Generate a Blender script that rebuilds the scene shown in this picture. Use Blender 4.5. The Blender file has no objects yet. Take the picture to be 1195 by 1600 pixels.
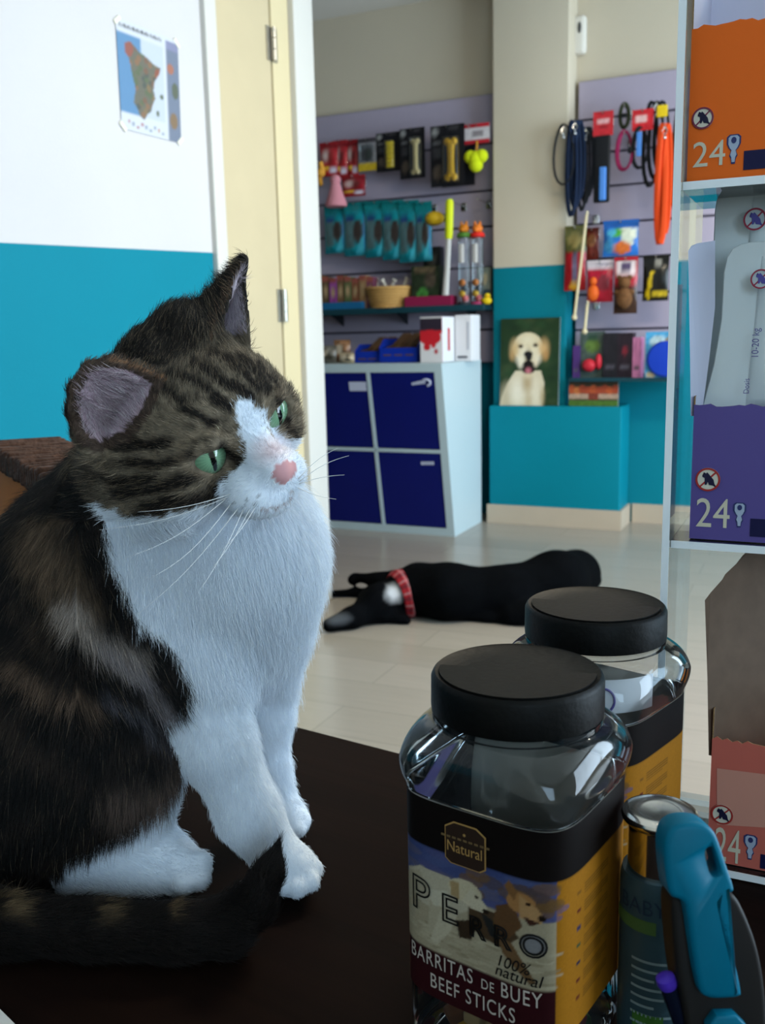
import bpy, bmesh, math, random
import numpy as np
from mathutils import Vector, Matrix

random.seed(7)
rng = np.random.default_rng(7)
scene = bpy.context.scene
COL = scene.collection
R = math.radians

# ------------------------------------------------------------------ camera
F_PX, CX, CY = 1480.0, 597.5, 800.0            # focal length and centre for the 1195 x 1600 frame
PITCH, ROLL = R(10.5), R(-1.35)
CAM = np.array([0.0, 0.0, 1.04])
FW = np.array([0, math.cos(PITCH), -math.sin(PITCH)])
_r0 = np.array([1.0, 0, 0]); _u0 = np.array([0, math.sin(PITCH), math.cos(PITCH)])
RT = _r0 * math.cos(ROLL) + _u0 * math.sin(ROLL)
UP = _u0 * math.cos(ROLL) - _r0 * math.sin(ROLL)
cam_data = bpy.data.cameras.new('camera')
cam = bpy.data.objects.new('camera', cam_data); COL.objects.link(cam)
cam.matrix_world = Matrix([[RT[0], UP[0], -FW[0], CAM[0]], [RT[1], UP[1], -FW[1], CAM[1]],
                           [RT[2], UP[2], -FW[2], CAM[2]], [0, 0, 0, 1]])
cam_data.sensor_fit = 'VERTICAL'; cam_data.sensor_height = 36.0; cam_data.sensor_width = 36.0 * 1195 / 1600
cam_data.lens = F_PX / 1600.0 * 36.0
cam_data.clip_start = 0.02; cam_data.clip_end = 60
cam_data.dof.use_dof = True; cam_data.dof.focus_distance = 0.52; cam_data.dof.aperture_fstop = 17.0
scene.camera = cam

# ------------------------------------------------------------------ exposure, sky, lights
scene.view_settings.view_transform = 'Standard'; scene.view_settings.look = 'None'
scene.view_settings.gamma = 1.0; scene.view_settings.use_curve_mapping = False
scene.view_settings.exposure = 0.35
scene.cycles.max_bounces = 8; scene.cycles.diffuse_bounces = 4; scene.cycles.glossy_bounces = 3
scene.cycles.transmission_bounces = 6; scene.cycles.transparent_max_bounces = 16
scene.cycles.caustics_reflective = False; scene.cycles.caustics_refractive = False
scene.cycles.use_denoising = True; scene.cycles.sample_clamp_indirect = 6.0
world = bpy.data.worlds.new('world'); scene.world = world; world.use_nodes = True
world.node_tree.nodes['Background'].inputs[0].default_value = (0.75, 0.87, 1.0, 1)
world.node_tree.nodes['Background'].inputs[1].default_value = 3.0

ROOM = R(-25.0)                                 # the shop is turned 25 degrees against the view
E1 = np.array([math.cos(ROOM), math.sin(ROOM), 0.0]); E2 = np.array([-math.sin(ROOM), math.cos(ROOM), 0.0])
ROOM_M = Matrix.Rotation(ROOM, 4, 'Z')

def uvz(u, v, z):
    return E1 * u + E2 * v + np.array([0, 0, z])

def area_light(name, loc, target, sx, sy, power, color):
    l = bpy.data.lights.new(name, 'AREA'); l.shape = 'RECTANGLE'; l.size = sx; l.size_y = sy
    l.energy = power; l.color = color
    o = bpy.data.objects.new(name, l); COL.objects.link(o)
    d = Vector(target) - Vector(loc)
    o.matrix_world = Matrix.Translation(Vector(loc)) @ d.to_track_quat('-Z', 'Y').to_matrix().to_4x4()
    return o

WIN_U = 3.2
area_light('window_daylight', uvz(WIN_U - 0.06, 2.9, 1.45), uvz(0, 2.9, 1.2), 3.9, 2.3, 180, (0.62, 0.82, 1.0))
area_light('rear_window_daylight', uvz(1.5, -2.2, 1.8), uvz(0.0, 0.8, 1.0), 1.6, 1.4, 36, (0.52, 0.77, 1.0))
area_light('ceiling_lamp_light', uvz(0.3, 2.6, 2.72), uvz(0.3, 2.6, 0), 1.2, 0.3, 48, (1.0, 0.86, 0.64))

# ------------------------------------------------------------------ pixel <-> place helpers
def ray(px, py):
    return FW + RT * ((px - CX) / F_PX) - UP * ((py - CY) / F_PX)
def on_z(px, py, z):
    d = ray(px, py); return CAM + d * ((z - CAM[2]) / d[2])
def on_v(px, py, v):                            # on the room plane v -> (u, z)
    d = ray(px, py); k = (v - CAM @ E2) / (d @ E2); p = CAM + d * k
    return float(p @ E1), float(p[2])
def on_u(px, py, u):
    d = ray(px, py); k = (u - CAM @ E1) / (d @ E1); p = CAM + d * k
    return float(p @ E2), float(p[2])
def at_depth(px, py, dep):
    return CAM + ray(px, py) * dep
def project(P):
    q = np.asarray(P) - CAM; z = q @ FW
    return CX + F_PX * (q @ RT) / z, CY - F_PX * (q @ UP) / z, z

# ------------------------------------------------------------------ materials
def srgb(c):
    if isinstance(c, str):
        c = c.lstrip('#'); c = [int(c[i:i + 2], 16) / 255 for i in (0, 2, 4)]
    return np.array([x / 12.92 if x <= 0.04045 else ((x + 0.055) / 1.055) ** 2.4 for x in c])

_mats = {}
def mat(name, color='#808080', rough=0.6, metal=0.0, spec=0.2, bump=0.0, bscale=60, vary=0.0, vscale=8, coat=0.0, vcol=False, sheen=0.0, trans=0.0, emit=None):
    if name in _mats: return _mats[name]
    m = bpy.data.materials.new(name); m.use_nodes = True; nt = m.node_tree
    b = nt.nodes['Principled BSDF']
    c = srgb(color)
    b.inputs['Base Color'].default_value = (*c, 1); b.inputs['Roughness'].default_value = rough
    b.inputs['Metallic'].default_value = metal; b.inputs['Specular IOR Level'].default_value = spec
    b.inputs['Coat Weight'].default_value = coat; b.inputs['Sheen Weight'].default_value = sheen
    b.inputs['Transmission Weight'].default_value = trans
    src = None
    if vcol:
        a = nt.nodes.new('ShaderNodeVertexColor'); a.layer_name = 'Col'; src = a.outputs['Color']
    if vary > 0 or bump > 0:
        tc = nt.nodes.new('ShaderNodeTexCoord')
    if vary > 0:
        n = nt.nodes.new('ShaderNodeTexNoise'); n.inputs['Scale'].default_value = vscale; n.inputs['Detail'].default_value = 5
        nt.links.new(tc.outputs['Object'], n.inputs['Vector'])
        mr = nt.nodes.new('ShaderNodeMapRange'); mr.inputs[1].default_value = 0.25; mr.inputs[2].default_value = 0.75
        mr.inputs[3].default_value = 1 - vary; mr.inputs[4].default_value = 1 + vary
        nt.links.new(n.outputs[0], mr.inputs[0])
        mx = nt.nodes.new('ShaderNodeMix'); mx.data_type = 'RGBA'; mx.blend_type = 'MULTIPLY'; mx.inputs[0].default_value = 1
        if src is None: mx.inputs[6].default_value = (*c, 1)
        else: nt.links.new(src, mx.inputs[6])
        nt.links.new(mr.outputs[0], mx.inputs[7]); src = mx.outputs[2]
    if src is not None: nt.links.new(src, b.inputs['Base Color'])
    if bump > 0:
        n2 = nt.nodes.new('ShaderNodeTexNoise'); n2.inputs['Scale'].default_value = bscale; n2.inputs['Detail'].default_value = 4
        nt.links.new(tc.outputs['Object'], n2.inputs['Vector'])
        bp = nt.nodes.new('ShaderNodeBump'); bp.inputs['Strength'].default_value = bump; bp.inputs['Distance'].default_value = 0.01
        nt.links.new(n2.outputs[0], bp.inputs['Height']); nt.links.new(bp.outputs[0], b.inputs['Normal'])
    _mats[name] = m
    return m

def clear_mat(name, tint='#f2f6f8', rough=0.04, haze=0.0, spec=1.0):
    """thin clear plastic: see-through sheet with a fresnel gloss and a little milky haze"""
    if name in _mats: return _mats[name]
    m = bpy.data.materials.new(name); m.use_nodes = True; nt = m.node_tree; nt.nodes.clear()
    out = nt.nodes.new('ShaderNodeOutputMaterial')
    tr = nt.nodes.new('ShaderNodeBsdfTransparent'); tr.inputs[0].default_value = (*srgb(tint), 1)
    gl = nt.nodes.new('ShaderNodeBsdfGlossy'); gl.inputs['Roughness'].default_value = rough
    fr = nt.nodes.new('ShaderNodeFresnel'); fr.inputs[0].default_value = 1.5
    mu = nt.nodes.new('ShaderNodeMath'); mu.operation = 'MULTIPLY'; mu.inputs[1].default_value = spec; mu.use_clamp = True
    nt.links.new(fr.outputs[0], mu.inputs[0])
    mx = nt.nodes.new('ShaderNodeMixShader')
    nt.links.new(mu.outputs[0], mx.inputs[0]); nt.links.new(tr.outputs[0], mx.inputs[1]); nt.links.new(gl.outputs[0], mx.inputs[2])
    last = mx.outputs[0]
    if haze > 0:
        df = nt.nodes.new('ShaderNodeBsdfDiffuse'); df.inputs[0].default_value = (*srgb('#dfe6ec'), 1)
        m2 = nt.nodes.new('ShaderNodeMixShader'); m2.inputs[0].default_value = haze
        nt.links.new(last, m2.inputs[1]); nt.links.new(df.outputs[0], m2.inputs[2]); last = m2.outputs[0]
    nt.links.new(last, out.inputs[0])
    _mats[name] = m
    return m

# ------------------------------------------------------------------ mesh builder
class MB:
    """collects shapes that belong to ONE part"""
    def __init__(s): s.v = []; s.f = []; s.m = []; s.c = []; s.sm = []
    def add(s, verts, faces, mi=0, cols=None, smooth=True):
        o = len(s.v)
        s.v.extend([tuple(map(float, p)) for p in verts])
        s.f.extend([tuple(i + o for i in f) for f in faces]); s.m.extend([mi] * len(faces)); s.sm.extend([smooth] * len(faces))
        s.c.extend([tuple(c) for c in cols] if cols is not None else [(1, 1, 1)] * len(verts))
        return s
    def box(s, c, d, rot=None, mi=0, bev=0.0):
        hx, hy, hz = d[0] / 2, d[1] / 2, d[2] / 2
        if bev <= 0:
            P = [(x, y, z) for x in (-hx, hx) for y in (-hy, hy) for z in (-hz, hz)]
            Fc = [(0, 1, 3, 2), (4, 6, 7, 5), (0, 4, 5, 1), (2, 3, 7, 6), (0, 2, 6, 4), (1, 5, 7, 3)]
        else:
            bm = bmesh.new(); bmesh.ops.create_cube(bm, size=1)
            for q in bm.verts: q.co = Vector((q.co.x * d[0], q.co.y * d[1], q.co.z * d[2]))
            bmesh.ops.bevel(bm, geom=bm.edges[:], offset=min(bev, min(d) * 0.49), segments=3, affect='EDGES', profile=0.6)
            bm.verts.index_update(); P = [tuple(q.co) for q in bm.verts]; Fc = [tuple(q.index for q in f.verts) for f in bm.faces]; bm.free()
        M = rot if rot is not None else Matrix.Identity(3)
        P = [tuple(M @ Vector(p) + Vector(c)) for p in P]
        return s.add(P, Fc, mi, smooth=bev > 0)
    def tube(s, pts, r, n=8, mi=0, cap=True, flat=1.0):
        pts = [Vector(p) for p in pts]; rr = r if hasattr(r, '__len__') else [r] * len(pts)
        P = []; Fc = []; up = None
        for i, p in enumerate(pts):
            t = (pts[min(i + 1, len(pts) - 1)] - pts[max(i - 1, 0)]).normalized()
            if up is None:
                up = Vector((0, 0, 1)) if abs(t.z) < 0.9 else Vector((0, 1, 0))
            a = t.cross(up).normalized(); b = a.cross(t).normalized(); up = b
            for k in range(n):
                an = 2 * math.pi * k / n
                P.append(p + a * (math.cos(an) * rr[i]) + b * (math.sin(an) * rr[i] * flat))
        for i in range(len(pts) - 1):
            for k in range(n):
                Fc.append((i * n + k, i * n + (k + 1) % n, (i + 1) * n + (k + 1) % n, (i + 1) * n + k))
        if cap:
            Fc.append(tuple(range(n))[::-1]); Fc.append(tuple((len(pts) - 1) * n + k for k in range(n)))
        return s.add(P, Fc, mi)
    def rings(s, rings, mi=0, cap0=True, cap1=True, cols=None):
        n = len(rings[0]); P = [p for r_ in rings for p in r_]; Fc = []
        for i in range(len(rings) - 1):
            for k in range(n):
                Fc.append((i * n + k, i * n + (k + 1) % n, (i + 1) * n + (k + 1) % n, (i + 1) * n + k))
        if cap0: Fc.append(tuple(range(n))[::-1])
        if cap1: Fc.append(tuple((len(rings) - 1) * n + k for k in range(n)))
        return s.add(P, Fc, mi, cols)
    def lathe(s, prof, n=32, c=(0, 0, 0), mi=0, cap0=True, cap1=True):
        return s.rings([[(c[0] + r_ * math.cos(2 * math.pi * k / n), c[1] + r_ * math.sin(2 * math.pi * k / n), c[2] + z) for k in range(n)] for r_, z in prof], mi, cap0, cap1)
    def prism(s, poly, th, plane='xz', off=0.0, mi=0, cols=None):
        """polygon in a plane extruded by th towards -normal (to the viewer for xz)"""
        n = len(poly)
        def P3(a, b, k):
            return {'xz': (a, off - k, b), 'xy': (a, b, off + k), 'yz': (off + k, a, b)}[plane]
        P = [P3(a, b, 0) for a, b in poly] + [P3(a, b, th) for a, b in poly]
        Fc = [tuple(range(n)), tuple(range(2 * n - 1, n - 1, -1))] + [(i, i + n, (i + 1) % n + n, (i + 1) % n) for i in range(n)]
        return s.add(P, Fc, mi, smooth=False)
    def ball(s, c, r, n=12, mi=0, rot=None):
        r = r if hasattr(r, '__len__') else (r, r, r)
        P = []; Fc = []; m = n * 2
        M = rot if rot is not None else Matrix.Identity(3)
        for i in range(n + 1):
            th = math.pi * i / n
            for k in range(m):
                ph = 2 * math.pi * k / m
                q = M @ Vector((r[0] * math.sin(th) * math.cos(ph), r[1] * math.sin(th) * math.sin(ph), r[2] * math.cos(th)))
                P.append((q.x + c[0], q.y + c[1], q.z + c[2]))
        for i in range(n):
            for k in range(m):
                Fc.append((i * m + k, (i + 1) * m + k, (i + 1) * m + (k + 1) % m, i * m + (k + 1) % m))
        return s.add(P, Fc, mi)
    def grid(s, fn, nu, nv, mi=0, colfn=None):
        """fn(a,b) with a,b in 0..1 -> point; colfn(a,b) -> linear rgb"""
        P = []; Cc = []
        for j in range(nv + 1):
            for i in range(nu + 1):
                P.append(fn(i / nu, j / nv)); Cc.append(colfn(i / nu, j / nv) if colfn else (1, 1, 1))
        Fc = [(j * (nu + 1) + i, j * (nu + 1) + i + 1, (j + 1) * (nu + 1) + i + 1, (j + 1) * (nu + 1) + i) for j in range(nv) for i in range(nu)]
        return s.add(P, Fc, mi, Cc)
    def build(s, name, mats, parent=None, weld=False, auto=True):
        me = bpy.data.meshes.new(name); me.from_pydata(s.v, [], s.f)
        if not isinstance(mats, (list, tuple)): mats = [mats]
        for m in mats: me.materials.append(m)
        me.polygons.foreach_set('material_index', s.m); me.polygons.foreach_set('use_smooth', s.sm)
        if any(c != (1, 1, 1) for c in s.c):
            ca = me.color_attributes.new('Col', 'FLOAT_COLOR', 'POINT')
            ca.data.foreach_set('color', np.hstack([np.array(s.c, dtype=np.float32), np.ones((len(s.c), 1), np.float32)]).ravel())
        bm = bmesh.new(); bm.from_mesh(me)
        if weld: bmesh.ops.remove_doubles(bm, verts=bm.verts, dist=1e-5)
        bmesh.ops.recalc_face_normals(bm, faces=bm.faces); bm.to_mesh(me); bm.free()
        if auto and hasattr(me, 'set_sharp_from_angle'): me.set_sharp_from_angle(angle=R(40))
        o = bpy.data.objects.new(name, me); COL.objects.link(o)
        if parent is not None: o.parent = parent
        return o

def tag(o, label=None, cat=None, group=None, kind=None):
    if label: o['label'] = label
    if cat: o['category'] = cat
    if group: o['group'] = group
    if kind: o['kind'] = kind
    return o
def thing(name, label, cat, loc=(0, 0, 0), rotz=0.0, group=None):
    o = bpy.data.objects.new(name, None); o.empty_display_size = 0.02; COL.objects.link(o)
    o.location = loc; o.rotation_euler = (0, 0, rotz)
    return tag(o, label, cat, group)
def struct(name, mb, m, label=None):
    o = mb.build(name, m); o['kind'] = 'structure'
    if label: o['label'] = label
    return o
def copy_tree(o, parent=None):
    c = o.copy(); COL.objects.link(c)
    if parent is not None: c.parent = parent
    for ch in list(o.children): copy_tree(ch, c)
    return c

# ------------------------------------------------------------------ text and little painted pictures
def text_shape(body, size, align='CENTER', sx=1.0, space=1.0, bold=0.0, outline=0.0):
    """lettering as flat 2D triangles: (verts [(x,y)], faces)"""
    cu = bpy.data.curves.new('txt', 'FONT'); cu.body = body; cu.size = size; cu.align_x = align; cu.space_character = space
    cu.resolution_u = 4; cu.offset = bold
    if outline: cu.fill_mode = 'NONE'; cu.bevel_depth = outline; cu.bevel_resolution = 0
    ob = bpy.data.objects.new('txt', cu); COL.objects.link(ob)
    dg = bpy.context.evaluated_depsgraph_get(); me = ob.evaluated_get(dg).to_mesh()
    V = [(v.co.x * sx, v.co.y) for v in me.vertices]; Fs = [tuple(p.vertices) for p in me.polygons]
    ob.evaluated_get(dg).to_mesh_clear()
    bpy.data.objects.remove(ob); bpy.data.curves.remove(cu)
    return V, Fs

class Pic:
    """a small raster to be laid on a mesh as vertex colours; x right, y down, both 0..1"""
    def __init__(s, w, h, bg):
        s.w, s.h = w, h; s.a = np.ones((h, w, 3)) * srgb(bg)
        yy, xx = np.mgrid[0:h, 0:w]; s.X = (xx + 0.5) / w; s.Y = (yy + 0.5) / h
    def mask_poly(s, P):
        ins = np.zeros(s.X.shape, bool); n = len(P)
        for i in range(n):
            x0, y0 = P[i]; x1, y1 = P[(i + 1) % n]
            if y0 == y1: continue
            c = ((y0 > s.Y) != (y1 > s.Y)) & (s.X < (x1 - x0) * (s.Y - y0) / (y1 - y0) + x0); ins ^= c
        return ins
    def put(s, m, col, al=1.0):
        c = srgb(col); s.a[m] = s.a[m] * (1 - al) + c * al; return s
    def poly(s, P, col, al=1.0): return s.put(s.mask_poly(P), col, al)
    def soft(s, x, y, rx, ry, col, al=1.0):
        w = np.clip(1.25 - np.sqrt(((s.X - x) / rx) ** 2 + ((s.Y - y) / ry) ** 2), 0, 1)[..., None] * al; w = np.minimum(w, 1); s.a = s.a * (1 - w) + srgb(col) * w; return s
    def rect(s, x0, y0, x1, y1, col, al=1.0): return s.put((s.X >= x0) & (s.X < x1) & (s.Y >= y0) & (s.Y < y1), col, al)
    def ell(s, x, y, rx, ry, col, al=1.0, ang=0.0):
        dx, dy = s.X - x, s.Y - y; c_, s_ = math.cos(ang), math.sin(ang)
        return s.put(((dx * c_ + dy * s_) / rx) ** 2 + ((-dx * s_ + dy * c_) / ry) ** 2 < 1, col, al)
    def line(s, P, wd, col, al=1.0, asp=None):
        asp = asp or s.h / s.w
        for (x0, y0), (x1, y1) in zip(P[:-1], P[1:]):
            dx, dy = x1 - x0, (y1 - y0) * asp; L = dx * dx + dy * dy + 1e-12
            t = np.clip(((s.X - x0) * dx + (s.Y - y0) * asp * dy) / L, 0, 1)
            s.put(np.hypot(s.X - x0 - t * dx, (s.Y - y0) * asp - t * dy) < wd, col, al)
        return s
    def noise(s, amt, k=1):
        n = rng.normal(0, 1, (s.h // k + 2, s.w // k + 2)); n = np.kron(n, np.ones((k, k)))[:s.h, :s.w]
        s.a = np.clip(s.a * (1 + amt * n[..., None]), 0, 1); return s
    def at(s, a, b):
        """a right, b UP in 0..1, bilinear"""
        x = min(max(a * s.w - 0.5, 0), s.w - 1.001); y = min(max((1 - b) * s.h - 0.5, 0), s.h - 1.001)
        i, j = int(x), int(y); fx, fy = x - i, y - j
        i2, j2 = min(i + 1, s.w - 1), min(j + 1, s.h - 1)
        return (s.a[j, i] * (1 - fx) + s.a[j, i2] * fx) * (1 - fy) + (s.a[j2, i] * (1 - fx) + s.a[j2, i2] * fx) * fy

PRINT = mat('printed_card', rough=0.55, vcol=True)
GLOSSPRINT = mat('glossy_print', rough=0.28, vcol=True, coat=0.2)

# ================================================================== THE ROOM
TEAL = '#12a0b6'; WHITE = '#eceae4'
CEIL = 2.85
V_BACK = 5.24; U_PART = -1.78; V_JAMB = 3.27

def paint_mat(name, zline, slope, teal=TEAL, white=WHITE):
    """white wall with a teal lower coat up to a (slightly sloping) painted line; v runs along local x"""
    m = bpy.data.materials.new(name); m.use_nodes = True; nt = m.node_tree; b = nt.nodes['Principled BSDF']
    tc = nt.nodes.new('ShaderNodeTexCoord'); sp = nt.nodes.new('ShaderNodeSeparateXYZ'); nt.links.new(tc.outputs['Object'], sp.inputs[0])
    ma = nt.nodes.new('ShaderNodeMath'); ma.operation = 'MULTIPLY_ADD'; ma.inputs[1].default_value = -slope; nt.links.new(sp.outputs[0], ma.inputs[0]); nt.links.new(sp.outputs[2], ma.inputs[2])
    gt = nt.nodes.new('ShaderNodeMath'); gt.operation = 'GREATER_THAN'; gt.inputs[1].default_value = zline; nt.links.new(ma.outputs[0], gt.inputs[0])
    mx = nt.nodes.new('ShaderNodeMix'); mx.data_type = 'RGBA'; mx.inputs[6].default_value = (*srgb(teal), 1); mx.inputs[7].default_value = (*srgb(white), 1)
    nt.links.new(gt.outputs[0], mx.inputs[0])
    n = nt.nodes.new('ShaderNodeTexNoise'); n.inputs['Scale'].default_value = 2.2; n.inputs['Detail'].default_value = 6; nt.links.new(tc.outputs['Object'], n.inputs['Vector'])
    mr = nt.nodes.new('ShaderNodeMapRange'); mr.inputs[3].default_value = 0.93; mr.inputs[4].default_value = 1.05; nt.links.new(n.outputs[0], mr.inputs[0])
    m2 = nt.nodes.new('ShaderNodeMix'); m2.data_type = 'RGBA'; m2.blend_type = 'MULTIPLY'; m2.inputs[0].default_value = 1
    nt.links.new(mx.outputs[2], m2.inputs[6]); nt.links.new(mr.outputs[0], m2.inputs[7]); nt.links.new(m2.outputs[2], b.inputs['Base Color'])
    b.inputs['Roughness'].default_value = 0.7; b.inputs['Specular IOR Level'].default_value = 0.15
    n3 = nt.nodes.new('ShaderNodeTexNoise'); n3.inputs['Scale'].default_value = 140; nt.links.new(tc.outputs['Object'], n3.inputs['Vector'])
    bp = nt.nodes.new('ShaderNodeBump'); bp.inputs['Strength'].default_value = 0.12; bp.inputs['Distance'].default_value = 0.004
    nt.links.new(n3.outputs[0], bp.inputs['Height']); nt.links.new(bp.outputs[0], b.inputs['Normal'])
    return m

def room_struct(name, mb, m, origin=(0, 0, 0), rot=ROOM):
    o = struct(name, mb, m); o.location = origin; o.rotation_euler = (0, 0, rot); return o

# floor: pale vinyl planks with a soft gloss
def floor_mat():
    m = bpy.data.materials.new('pale_plank_floor'); m.use_nodes = True; nt = m.node_tree; b = nt.nodes['Principled BSDF']
    tc = nt.nodes.new('ShaderNodeTexCoord')
    br = nt.nodes.new('ShaderNodeTexBrick'); br.inputs['Scale'].default_value = 1.0
    br.inputs['Brick Width'].default_value = 1.2; br.inputs['Row Height'].default_value = 0.19; br.inputs['Mortar Size'].default_value = 0.0012
    br.inputs['Color1'].default_value = (*srgb('#9c9489'), 1); br.inputs['Color2'].default_value = (*srgb('#948c81'), 1); br.inputs['Mortar'].default_value = (*srgb('#7e776d'), 1)
    br.offset = 0.37
    nt.links.new(tc.outputs['Object'], br.inputs['Vector'])
    mp = nt.nodes.new('ShaderNodeMapping'); mp.inputs['Scale'].default_value = (2.5, 45, 1); nt.links.new(tc.outputs['Object'], mp.inputs[0])
    n = nt.nodes.new('ShaderNodeTexNoise'); n.inputs['Scale'].default_value = 2.0; n.inputs['Detail'].default_value = 6; nt.links.new(mp.outputs[0], n.inputs['Vector'])
    mr = nt.nodes.new('ShaderNodeMapRange'); mr.inputs[3].default_value = 0.88; mr.inputs[4].default_value = 1.08; nt.links.new(n.outputs[0], mr.inputs[0])
    mx = nt.nodes.new('ShaderNodeMix'); mx.data_type = 'RGBA'; mx.blend_type = 'MULTIPLY'; mx.inputs[0].default_value = 1
    nt.links.new(br.outputs[0], mx.inputs[6]); nt.links.new(mr.outputs[0], mx.inputs[7]); nt.links.new(mx.outputs[2], b.inputs['Base Color'])
    b.inputs['Roughness'].default_value = 0.24; b.inputs['Specular IOR Level'].default_value = 0.6
    return m
room_struct('floor', MB().box((-0.9, 1.5, -0.05), (8.4, 7.8, 0.1)), floor_mat())
room_struct('ceiling', MB().box((-0.9, 1.5, CEIL + 0.05), (8.4, 7.8, 0.1)), mat('ceiling_white', '#e6e3dc', 0.8))

# left partition wall (runs away from the camera), painted teal below a line
v0, z0 = on_u(0, 379, U_PART); v1, z1 = on_u(338, 395, U_PART)
sl = (z1 - z0) / (v1 - v0)
V_TRIM0 = on_u(322, 200, U_PART)[0]
def part_wall(m):
    mb = MB().box(((V_TRIM0 - 2.3) / 2, 0.05, CEIL / 2), (V_TRIM0 + 2.3, 0.1, CEIL))
    return room_struct('wall_left', mb, m, uvz(U_PART, 0, 0), ROOM + R(90))
part_wall(paint_mat('left_wall_paint', z0 - sl * v0, sl, teal='#007488', white='#bfbdbe'))
# in that local frame x = v (along the wall), y = -u (into the wall)

cream = mat('cream_door_paint', '#b9ab8c', 0.45, vary=0.03); white_gloss = mat('white_gloss_paint', '#c4c2bc', 0.4)
steel = mat('brushed_steel', '#b4b0a6', 0.32, 0.9)
def vrange(pa, pb, py=500): return on_u(pa, py, U_PART)[0], on_u(pb, py, U_PART)[0]
def wall_piece(name, va, vb, za, zb, out, back, m, label=None, bev=0.004):
    mb = MB().box(((va + vb) / 2, (back - out) / 2, (za + zb) / 2), (vb - va, back + out, zb - za), bev=bev)
    return room_struct(name, mb, m, uvz(U_PART, 0, 0), ROOM + R(90))
t0 = V_TRIM0; t1 = vrange(355, 355)[0]; d1 = vrange(443, 443)[0]; j1 = vrange(468, 468)[0]; j2 = V_JAMB
wall_piece('trim_1', t0, t1, 0, CEIL, 0.018, 0.09, white_gloss)
door = wall_piece('door_1', t1 + 0.004, d1 - 0.006, 0.006, CEIL - 0.02, -0.004, 0.045, cream)
wall_piece('trim_2', d1, j1, 0, CEIL, 0.0, 0.09, mat('cream_jamb_paint', '#c6b894', 0.4))
wall_piece('trim_3', j1 + 0.001, j2, 0, CEIL, 0.022, 0.10, white_gloss)
for (px, py, hh) in ((430, 72, 52), (450, 478, 50), (470, 830, 50)):
    v, z = on_u(px, py, U_PART); dz = on_u(px, py - hh / 2, U_PART)[1] - on_u(px, py + hh / 2, U_PART)[1]
    mb = MB()
    for k in range(3):
        mb.tube([(d1 - 0.004, -0.010, z - dz / 2 + dz * (k + 0.04) / 3), (d1 - 0.004, -0.010, z - dz / 2 + dz * (k + 0.96) / 3)], 0.008, 12)
    mb.box((d1 + 0.012, -0.002, z), (0.028, 0.004, dz))
    mb.box((d1 - 0.020, 0.002, z), (0.028, 0.003, dz))
    h = mb.build('hinge', steel, door); h['label'] = 'steel door hinge'

# the back of the shop
teal_shop = '#00798a'
zc = on_v(828, 416, 5.06)[1]
back_paint = paint_mat('back_wall_paint', zc, 0.0, teal=teal_shop, white='#cbbfa9')
room_struct('wall_back', MB().box((-0.9, V_BACK + 0.06, CEIL / 2), (8.4, 0.12, CEIL)), back_paint)
# pillar standing on a wider ledge
uc0 = on_v(770, 300, 5.06)[0]; uc1 = on_v(886, 300, 5.06)[0]
room_struct('wall_pillar', MB().box(((uc0 + uc1) / 2, (5.06 + V_BACK) / 2, CEIL / 2), (uc1 - uc0, V_BACK - 5.06, CEIL), bev=0.006), back_paint)
ul0, zl = on_v(764, 634, 4.99); ul1 = on_v(969, 720, 4.99)[0]
ledge_teal = mat('ledge_teal_paint', '#007a8c', 0.6, spec=.12, vary=0.04, vscale=3)
room_struct('wall_ledge', MB().box(((ul0 + ul1) / 2, (4.99 + 5.06) / 2 + 0.085, zl / 2), (ul1 - ul0, 0.24, zl), bev=0.008), ledge_teal)
bb_h = on_v(860, 793, 4.98)[1]
skirt = mat('pale_skirting', '#b8a894', 0.5, vary=0.03)
room_struct('baseboard_ledge', MB().box(((ul0 + ul1) / 2, 4.984, bb_h / 2), (ul1 - ul0 + 0.02, 0.014, bb_h)).box((ul1 + 0.006, 5.105, bb_h / 2), (0.014, 0.255, bb_h)), skirt)
room_struct('baseboard_back', MB().box(((ul1 + WIN_U) / 2 + 0.01, V_BACK - 0.008, bb_h / 2), (WIN_U - ul1 - 0.03, 0.016, bb_h)), skirt)
# the remaining sides of the room
plain = mat('plain_wall_paint', '#e0dcd2', 0.7)
room_struct('wall_side', MB().box((-5.05, 1.5, CEIL / 2), (0.1, 7.8, CEIL)), plain)
room_struct('wall_front', MB().box((-0.9, -2.35, CEIL / 2), (8.4, 0.1, CEIL)), plain)
WV0, WV1, WZ0, WZ1 = 0.9, 4.9, 0.25, 2.6
mb = MB()
mb.box((WIN_U + 0.05, (-2.4 + WV0) / 2, CEIL / 2), (0.1, WV0 + 2.4, CEIL)); mb.box((WIN_U + 0.05, (5.4 + WV1) / 2, CEIL / 2), (0.1, 5.4 - WV1, CEIL))
mb.box((WIN_U + 0.05, (WV0 + WV1) / 2, WZ0 / 2), (0.1, WV1 - WV0, WZ0)); mb.box((WIN_U + 0.05, (WV0 + WV1) / 2, (WZ1 + CEIL) / 2), (0.1, WV1 - WV0, CEIL - WZ1))
room_struct('wall_right', mb, plain)
mb = MB()
for v in (WV0 + 0.03, (WV0 * 2 + WV1) / 3, (WV0 + WV1 * 2) / 3, WV1 - 0.03): mb.box((WIN_U + 0.04, v, (WZ0 + WZ1) / 2), (0.06, 0.06, WZ1 - WZ0))
for z in (WZ0 + 0.03, WZ1 - 0.03): mb.box((WIN_U + 0.04, (WV0 + WV1) / 2, z), (0.06, WV1 - WV0, 0.06))
room_struct('window_1', mb, mat('window_frame_white', '#e8e8e6', 0.4))

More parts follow.
